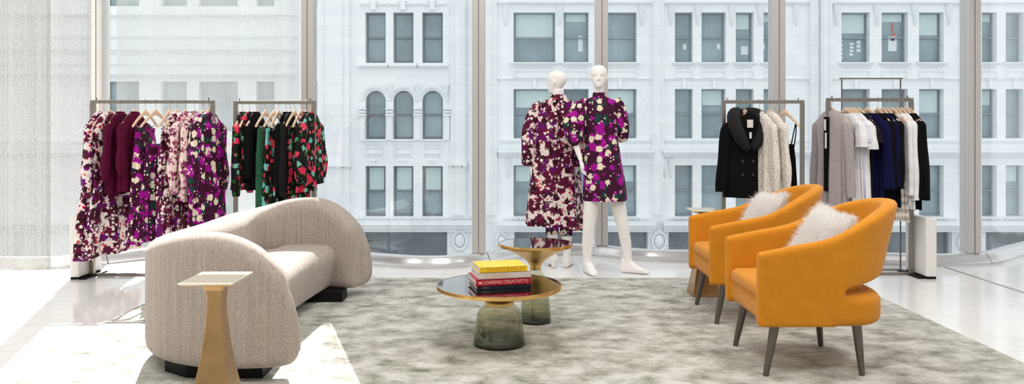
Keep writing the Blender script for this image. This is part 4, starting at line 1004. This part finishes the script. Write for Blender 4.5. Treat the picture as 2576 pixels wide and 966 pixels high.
# ---------------------------------------------------------------- mannequins
def head_mesh(mb, c, turn, h=.225):
    """egg head with face; turn = rotation about z (0 faces -Y)"""
    rings = []; m, n = 26, 40; rot = Matrix.Rotation(turn, 3, 'Z')
    W = [(0, .22), (.03, .36), (.08, .48), (.16, .62), (.28, .76), (.42, .89), (.55, .96), (.68, 1.0), (.8, .93), (.9, .72), (.96, .48), (1, .1)]
    for i in range(m+1):
        t = i/m; z = (t-.5)*h; wv = smooth_interp(W, t)*.074
        dfr = smooth_interp([(0, .55), (.05, .78), (.1, .86), (.25, .86), (.4, .88), (.55, .92), (.7, .95), (.82, .86), (.92, .6), (1, .1)], t)*.092
        dbk = smooth_interp([(0, .1), (.08, .22), (.2, .42), (.35, .75), (.5, .98), (.65, 1.08), (.8, 1.0), (.92, .68), (1, .1)], t)*.098
        ring = []
        for j in range(n):
            a = 2*math.pi*j/n; x = wv*math.cos(a); y = (dbk if math.sin(a) > 0 else dfr)*math.sin(a)
            if math.sin(a) < 0:
                g = lambda x0, t0, sx, st: math.exp(-((x-x0)/sx)**2-((t-t0)/st)**2)
                y -= .022*g(0, .37, .013, .045)+.013*g(0, .46, .011, .08)+.006*g(0, .225, .022, .018)+.006*g(0, .175, .018, .018)+.005*g(0, .05, .025, .05)
                y += .010*(g(.03, .49, .017, .045)+g(-.03, .49, .017, .045)); y -= .004*(g(.03, .58, .025, .03)+g(-.03, .58, .025, .03))
                y += .004*g(0, .265, .02, .018)
            ring.append(Vector(c)+rot @ Vector((x, y, z)))
        rings.append(ring)
    mb.loft(rings)
    for s in (-1, 1):
        mb.ellip(tuple(Vector(c)+rot @ Vector((s*.073, .006, -.004))), (.012, .014, .03), 10, 8)
def hand_mesh(mb, wrist, d, side, thumb_dir, s=1.0):
    """open relaxed hand: d = pointing direction, side = across the palm"""
    w_, d, side = Vector(wrist), Vector(d).normalized(), Vector(side).normalized(); nrm = d.cross(side)
    for k in range(4):
        o = side*(k-1.5)*.0185*s; mb.tube([w_+o*.6, w_+d*.045*s+o*.9, w_+d*.085*s+o], [.0155*s, .0145*s, .0115*s], n=10)
        L = [.068, .078, .072, .056][k]*s; b = w_+d*.085*s+o; c1 = b+d*L*.45+nrm*.006; c2 = c1+d*L*.3+nrm*.012; c3 = c2+d*L*.25+nrm*.014
        mb.tube([b, c1, c2, c3], [.0098*s, .0092*s, .0082*s, .006*s], n=9)
    td = Vector(thumb_dir); b = w_+d*.025*s+td*.02
    mb.tube([b, b+(d*.6+td*.7).normalized()*.035*s, b+(d*.95+td*.5).normalized()*.07*s], [.0125*s, .011*s, .0075*s], n=9)
def boot(mb, ankle, toe_dir, heel_z=.085, L=.23, wedge=True, floor=0):
    """ankle boot: foot from the ankle down to the floor, block or wedge heel; toe_dir unit xy"""
    a = Vector(ankle); d = Vector((toe_dir[0], toe_dir[1], 0)).normalized(); s = Vector((-d.y, d.x, 0))
    heel = Vector((a.x, a.y, floor))-d*.05; rings = []
    prof = [(-.012, .032, heel_z+.05, .0), (.03, .036, heel_z+.055, 0), (.08, .037, heel_z+.03, 0), (.13, .040, .068, 0), (.175, .041, .05, 0), (.215, .034, .036, 0), (.24, .018, .026, 0)]
    for (t, w_, zt, _) in prof:
        c = heel+d*t; zb = floor+.002 if wedge else floor+.002+(heel_z*.8*max(0, 1-t/.12))
        ring = []
        for k in range(16):
            an = 2*math.pi*k/16; cc, ss = math.cos(an), math.sin(an); e = .6
            x = w_*math.copysign(abs(cc)**e, cc); zz = (zb+floor+zt)/2+(floor+zt-zb)/2*math.copysign(abs(ss)**e, ss)
            ring.append(Vector((c.x, c.y, 0))+s*x+Vector((0, 0, zz)))
        rings.append(ring)
    mb.loft(rings)
    if not wedge:
        hc = heel+d*.02; mb.tube([(hc.x, hc.y, floor+.001), (hc.x, hc.y, floor+heel_z)], [.019, .03], n=14)
def pX(px, Y): return (px-CX)*Y/F
def pZ(py, Y): return CH-(py-HY)*Y/F

# --- front mannequin in the rose-print dress
YF = 7.18
fm_root = empty('mannequin', (pX(1520, YF), YF, 0)); tag(fm_root, 'white mannequin facing the room in a short magenta rose-print dress', 'mannequin', 'white display mannequins')
ox, oy = fm_root.location.x, YF
def LF(px, py, dy=0): return Vector((pX(px, YF+dy)-ox, dy, pZ(py, YF+dy)))
mb = MB()
head_mesh(mb, LF(1506, 193), R(-6), .215)
mb.tube([LF(1506, 214, .01), LF(1506, 235, .02), LF(1507, 255, .03)], [.046, .046, .06], n=20)
def torso(mb, L, pts, n=28, cyo=.02):
    rings = []
    for (px, py, wv, dv) in pts:
        c = L(px, py, cyo); rings.append([Vector((c.x+wv*math.cos(a), c.y+dv*math.sin(a), c.z)) for a in [2*math.pi*j/n for j in range(n)]])
    mb.loft(rings)
torso(mb, LF, [(1508, 244, .06, .055), (1509, 254, .14, .07), (1510, 275, .155, .09), (1511, 310, .14, .10), (1513, 345, .112, .085), (1515, 390, .135, .10), (1517, 430, .155, .11), (1518, 462, .13, .10)])
# arms: viewer-left hangs bent with the hand beside the thigh, viewer-right bends behind the back
mb.tube([LF(1465, 262, .02), LF(1450, 300, .02), LF(1442, 338, .03), LF(1452, 375, -.02), LF(1461, 402, -.05)], [.042, .037, .034, .028, .02], n=14)
hand_mesh(mb, LF(1461, 400, -.05), (.12, -.1, -1), (.25, 1, 0), (.3, -.8, -.3), .95)
mb.tube([LF(1553, 262, .02), LF(1562, 300, .02), LF(1568, 338, .05), LF(1560, 352, .13), LF(1535, 362, .16)], [.042, .037, .033, .027, .02], n=14)
hand_mesh(mb, LF(1537, 362, .16), (-1, .1, -.25), (0, .1, 1), (0, 0, .9), .95)
# legs
mb.tube([LF(1496, 450, .02), LF(1490, 500, .0), LF(1484, 545, -.01), LF(1480, 575, -.01), LF(1478, 610, .01), LF(1477, 648, .02), LF(1478, 668, .02)], [.085, .074, .062, .052, .05, .037, .036], n=22)
mb.tube([LF(1541, 450, .02), LF(1551, 500, .02), LF(1561, 545, .01), LF(1568, 575, .0), LF(1574, 610, .02), LF(1579, 648, .03), LF(1581, 668, .03)], [.085, .074, .062, .052, .05, .038, .036], n=22)
a = LF(1479, 668, .02); boot(mb, a, (.25, -1), .075, floor=0)
a = LF(1581, 668, .03); boot(mb, a, (1, -.45), .085, floor=0)
remeshed(mb, 'body', M['mann'], fm_root, .0048, 3)
# dress
def shell_rings(L, pts, n=72, cyo=.02, amp=0, k=6, ph=0):
    rings = []
    for (px, py, wv, dv, am) in pts:
        c = L(px, py, cyo)
        rings.append([Vector((c.x+(wv+am*math.sin(k*a+ph)+am*.5*math.sin(2*k*a+1))*math.cos(a), c.y+(dv+am*math.sin(k*a+ph))*math.sin(a), c.z)) for a in [2*math.pi*j/n for j in range(n)]])
    return rings
def densify(pts, m):
    out = []
    for p, q in zip(pts, pts[1:]):
        for i in range(m): out.append(tuple(lerp(a, b, i/m) for a, b in zip(p, q)))
    out.append(pts[-1]); return out
DR = [(1506, 235, .052, .05, 0), (1507, 243, .058, .058, 0), (1508, 248, .105, .07, 0), (1509, 254, .158, .082, 0), (1510, 275, .168, .10, .001), (1511, 310, .160, .113, .002), (1513, 350, .152, .108, .003), (1516, 400, .165, .12, .004), (1520, 450, .185, .135, .005), (1522, 504, .198, .15, .008)]
dress = MB().loft(shell_rings(LF, densify(DR, 4)), False, False).build('dress', PRINT_B, fm_root)
MB().loft(shell_rings(LF, densify([(1506, 233, .053, .05, 0), (1507, 246, .06, .06, 0)], 3)), False, False).build('stand_collar', PRINT_B, dress)
def puffy(L, pts, rad, m, parent, name='sleeve', n=36, am=.006, k=5):
    P = catmull([tuple(L(*p)) for p in pts], 5); rr_ = []
    for i in range(len(P)): rr_.append(smooth_interp([(q/(len(rad)-1), rad[q]) for q in range(len(rad))], i/(len(P)-1)))
    mb = MB(); mb.tube(P, rr_, n=n)
    for i, v in enumerate(mb.v):
        j = i % n; ring = i//n
        c = P[min(ring, len(P)-1)]; d = Vector(v)-c; f = 1+am/max(.02, rr_[min(ring, len(P)-1)])*math.sin(k*2*math.pi*j/n+ring*.35); mb.v[i] = tuple(c+d*f)
    return mb.build(name, m, parent)
puffy(LF, [(1478, 258, .02), (1464, 266, .02), (1450, 292, .01), (1442, 320, .0), (1448, 346, -.01), (1457, 362, -.02)], [.045, .058, .084, .098, .076, .044], PRINT_B, dress, am=.006)
puffy(LF, [(1542, 258, .02), (1555, 266, .02), (1561, 290, .02), (1566, 318, .03), (1565, 342, .05), (1562, 350, .07)], [.042, .052, .058, .062, .054, .044], PRINT_B, dress, am=.005)
MB().tube([LF(1551, 250, .0), LF(1558, 250, .01), LF(1564, 256, .02)], [.01, .018, .008], n=10).build('shoulder_frill', PRINT_B, dress)

# --- mannequin with its back turned, in the long coat
YB = 7.50
bm_root = empty('mannequin', (pX(1400, YB), YB, 0)); tag(bm_root, 'white mannequin seen from behind in a long burgundy blossom-print coat', 'mannequin', 'white display mannequins')
ox2 = bm_root.location.x
def LB(px, py, dy=0): return Vector((pX(px, YB+dy)-ox2, dy, pZ(py, YB+dy)))
mb = MB()
head_mesh(mb, LB(1400, 207), R(-115), .225)
mb.tube([LB(1402, 226, -.01), LB(1404, 245, -.01), LB(1405, 262, -.01)], [.048, .05, .065], n=20)
torso(mb, LB, [(1404, 256, .06, .055), (1403, 266, .15, .07), (1402, 290, .16, .09), (1401, 330, .13, .09), (1401, 365, .12, .085), (1402, 410, .15, .10), (1403, 450, .15, .10), (1404, 470, .12, .09)], cyo=0)
mb.tube([LB(1352, 272, 0), LB(1338, 320, 0), LB(1332, 365, -.01), LB(1337, 418, -.03)], [.045, .038, .034, .021], n=14)
hand_mesh(mb, LB(1337, 415, -.03), (.1, -.05, -1), (.3, 1, 0), (.5, -.6, -.4))
mb.tube([LB(1450, 272, 0), LB(1462, 320, 0), LB(1462, 365, -.01), LB(1452, 418, -.04)], [.045, .038, .034, .021], n=14)
hand_mesh(mb, LB(1453, 415, -.04), (-.25, -.1, -1), (.3, 1, 0), (-.6, -.5, -.4))
mb.tube([LB(1386, 455, 0), LB(1388, 510, 0), LB(1390, 560, 0), LB(1391, 610, 0), LB(1391, 648, 0), LB(1392, 662, 0)], [.085, .07, .054, .046, .034, .033], n=20)
mb.tube([LB(1422, 455, 0), LB(1424, 510, 0), LB(1425, 560, 0), LB(1426, 610, .0), LB(1426, 640, .0), LB(1426, 652, 0)], [.085, .07, .054, .046, .034, .033], n=20)
boot(mb, LB(1391, 655, 0), (-.15, 1), .075, wedge=False); boot(mb, LB(1426, 650, .02), (.3, 1), .075, wedge=True)
remeshed(mb, 'body', M['mann'], bm_root, .0055, 4)
CR = [(1404, 240, .062, .06, 0), (1404, 247, .085, .068, 0), (1404, 253, .13, .078, 0), (1403, 262, .18, .092, .001), (1402, 285, .20, .115, .002), (1400, 330, .205, .13, .005), (1398, 380, .212, .14, .008), (1396, 430, .225, .15, .012), (1395, 500, .245, .165, .016), (1394, 566, .262, .18, .02)]
coat2 = MB().loft(shell_rings(LB, densify(CR, 5), cyo=.0, k=7, ph=1), False, False).build('long_coat', PRINT_A, bm_root)
for v in coat2.data.vertices:   # hem dips towards the right
    if v.co.z < .6: v.co.z -= .08*max(0, v.co.x)/.26*(.6-v.co.z)/.45*1.6
puffy(LB, [(1362, 262, 0), (1349, 276, 0), (1338, 310, 0), (1332, 345, -.01), (1331, 385, -.02), (1331, 416, -.02)], [.045, .058, .07, .077, .073, .064], PRINT_A, coat2, am=.004)
puffy(LB, [(1442, 262, 0), (1454, 276, 0), (1461, 310, 0), (1463, 345, -.01), (1459, 385, -.02), (1456, 420, -.03)], [.045, .058, .07, .077, .073, .064], PRINT_A, coat2, am=.004)
MB().loft([[Vector(p)+Vector((0, 0, dz)) for p in r_] for r_, dz in zip(shell_rings(LB, [(1404, 240, .058, .056, 0), (1404, 239, .066, .066, 0), (1404, 250, .098, .09, 0), (1404, 258, .135, .1, .002)], cyo=0), (0, .004, 0, 0))], False, False).build('coat_collar', PRINT_A, coat2)
tr = MB()
for (a, b, sgn) in ((1389, 1389, -1), (1424, 1425, 1)):
    tr.loft([[Vector(p) for p in r_] for r_ in shell_rings(LB, densify([(lerp(a, 1404, .2), 470, .09, .09, 0), (a, 540, .066, .07, .002), (b, 592 if sgn > 0 else 588, .058, .062, .004)], 5), cyo=0, n=40)], False, False)
tr.build('cropped_trousers', PRINT_B, bm_root)
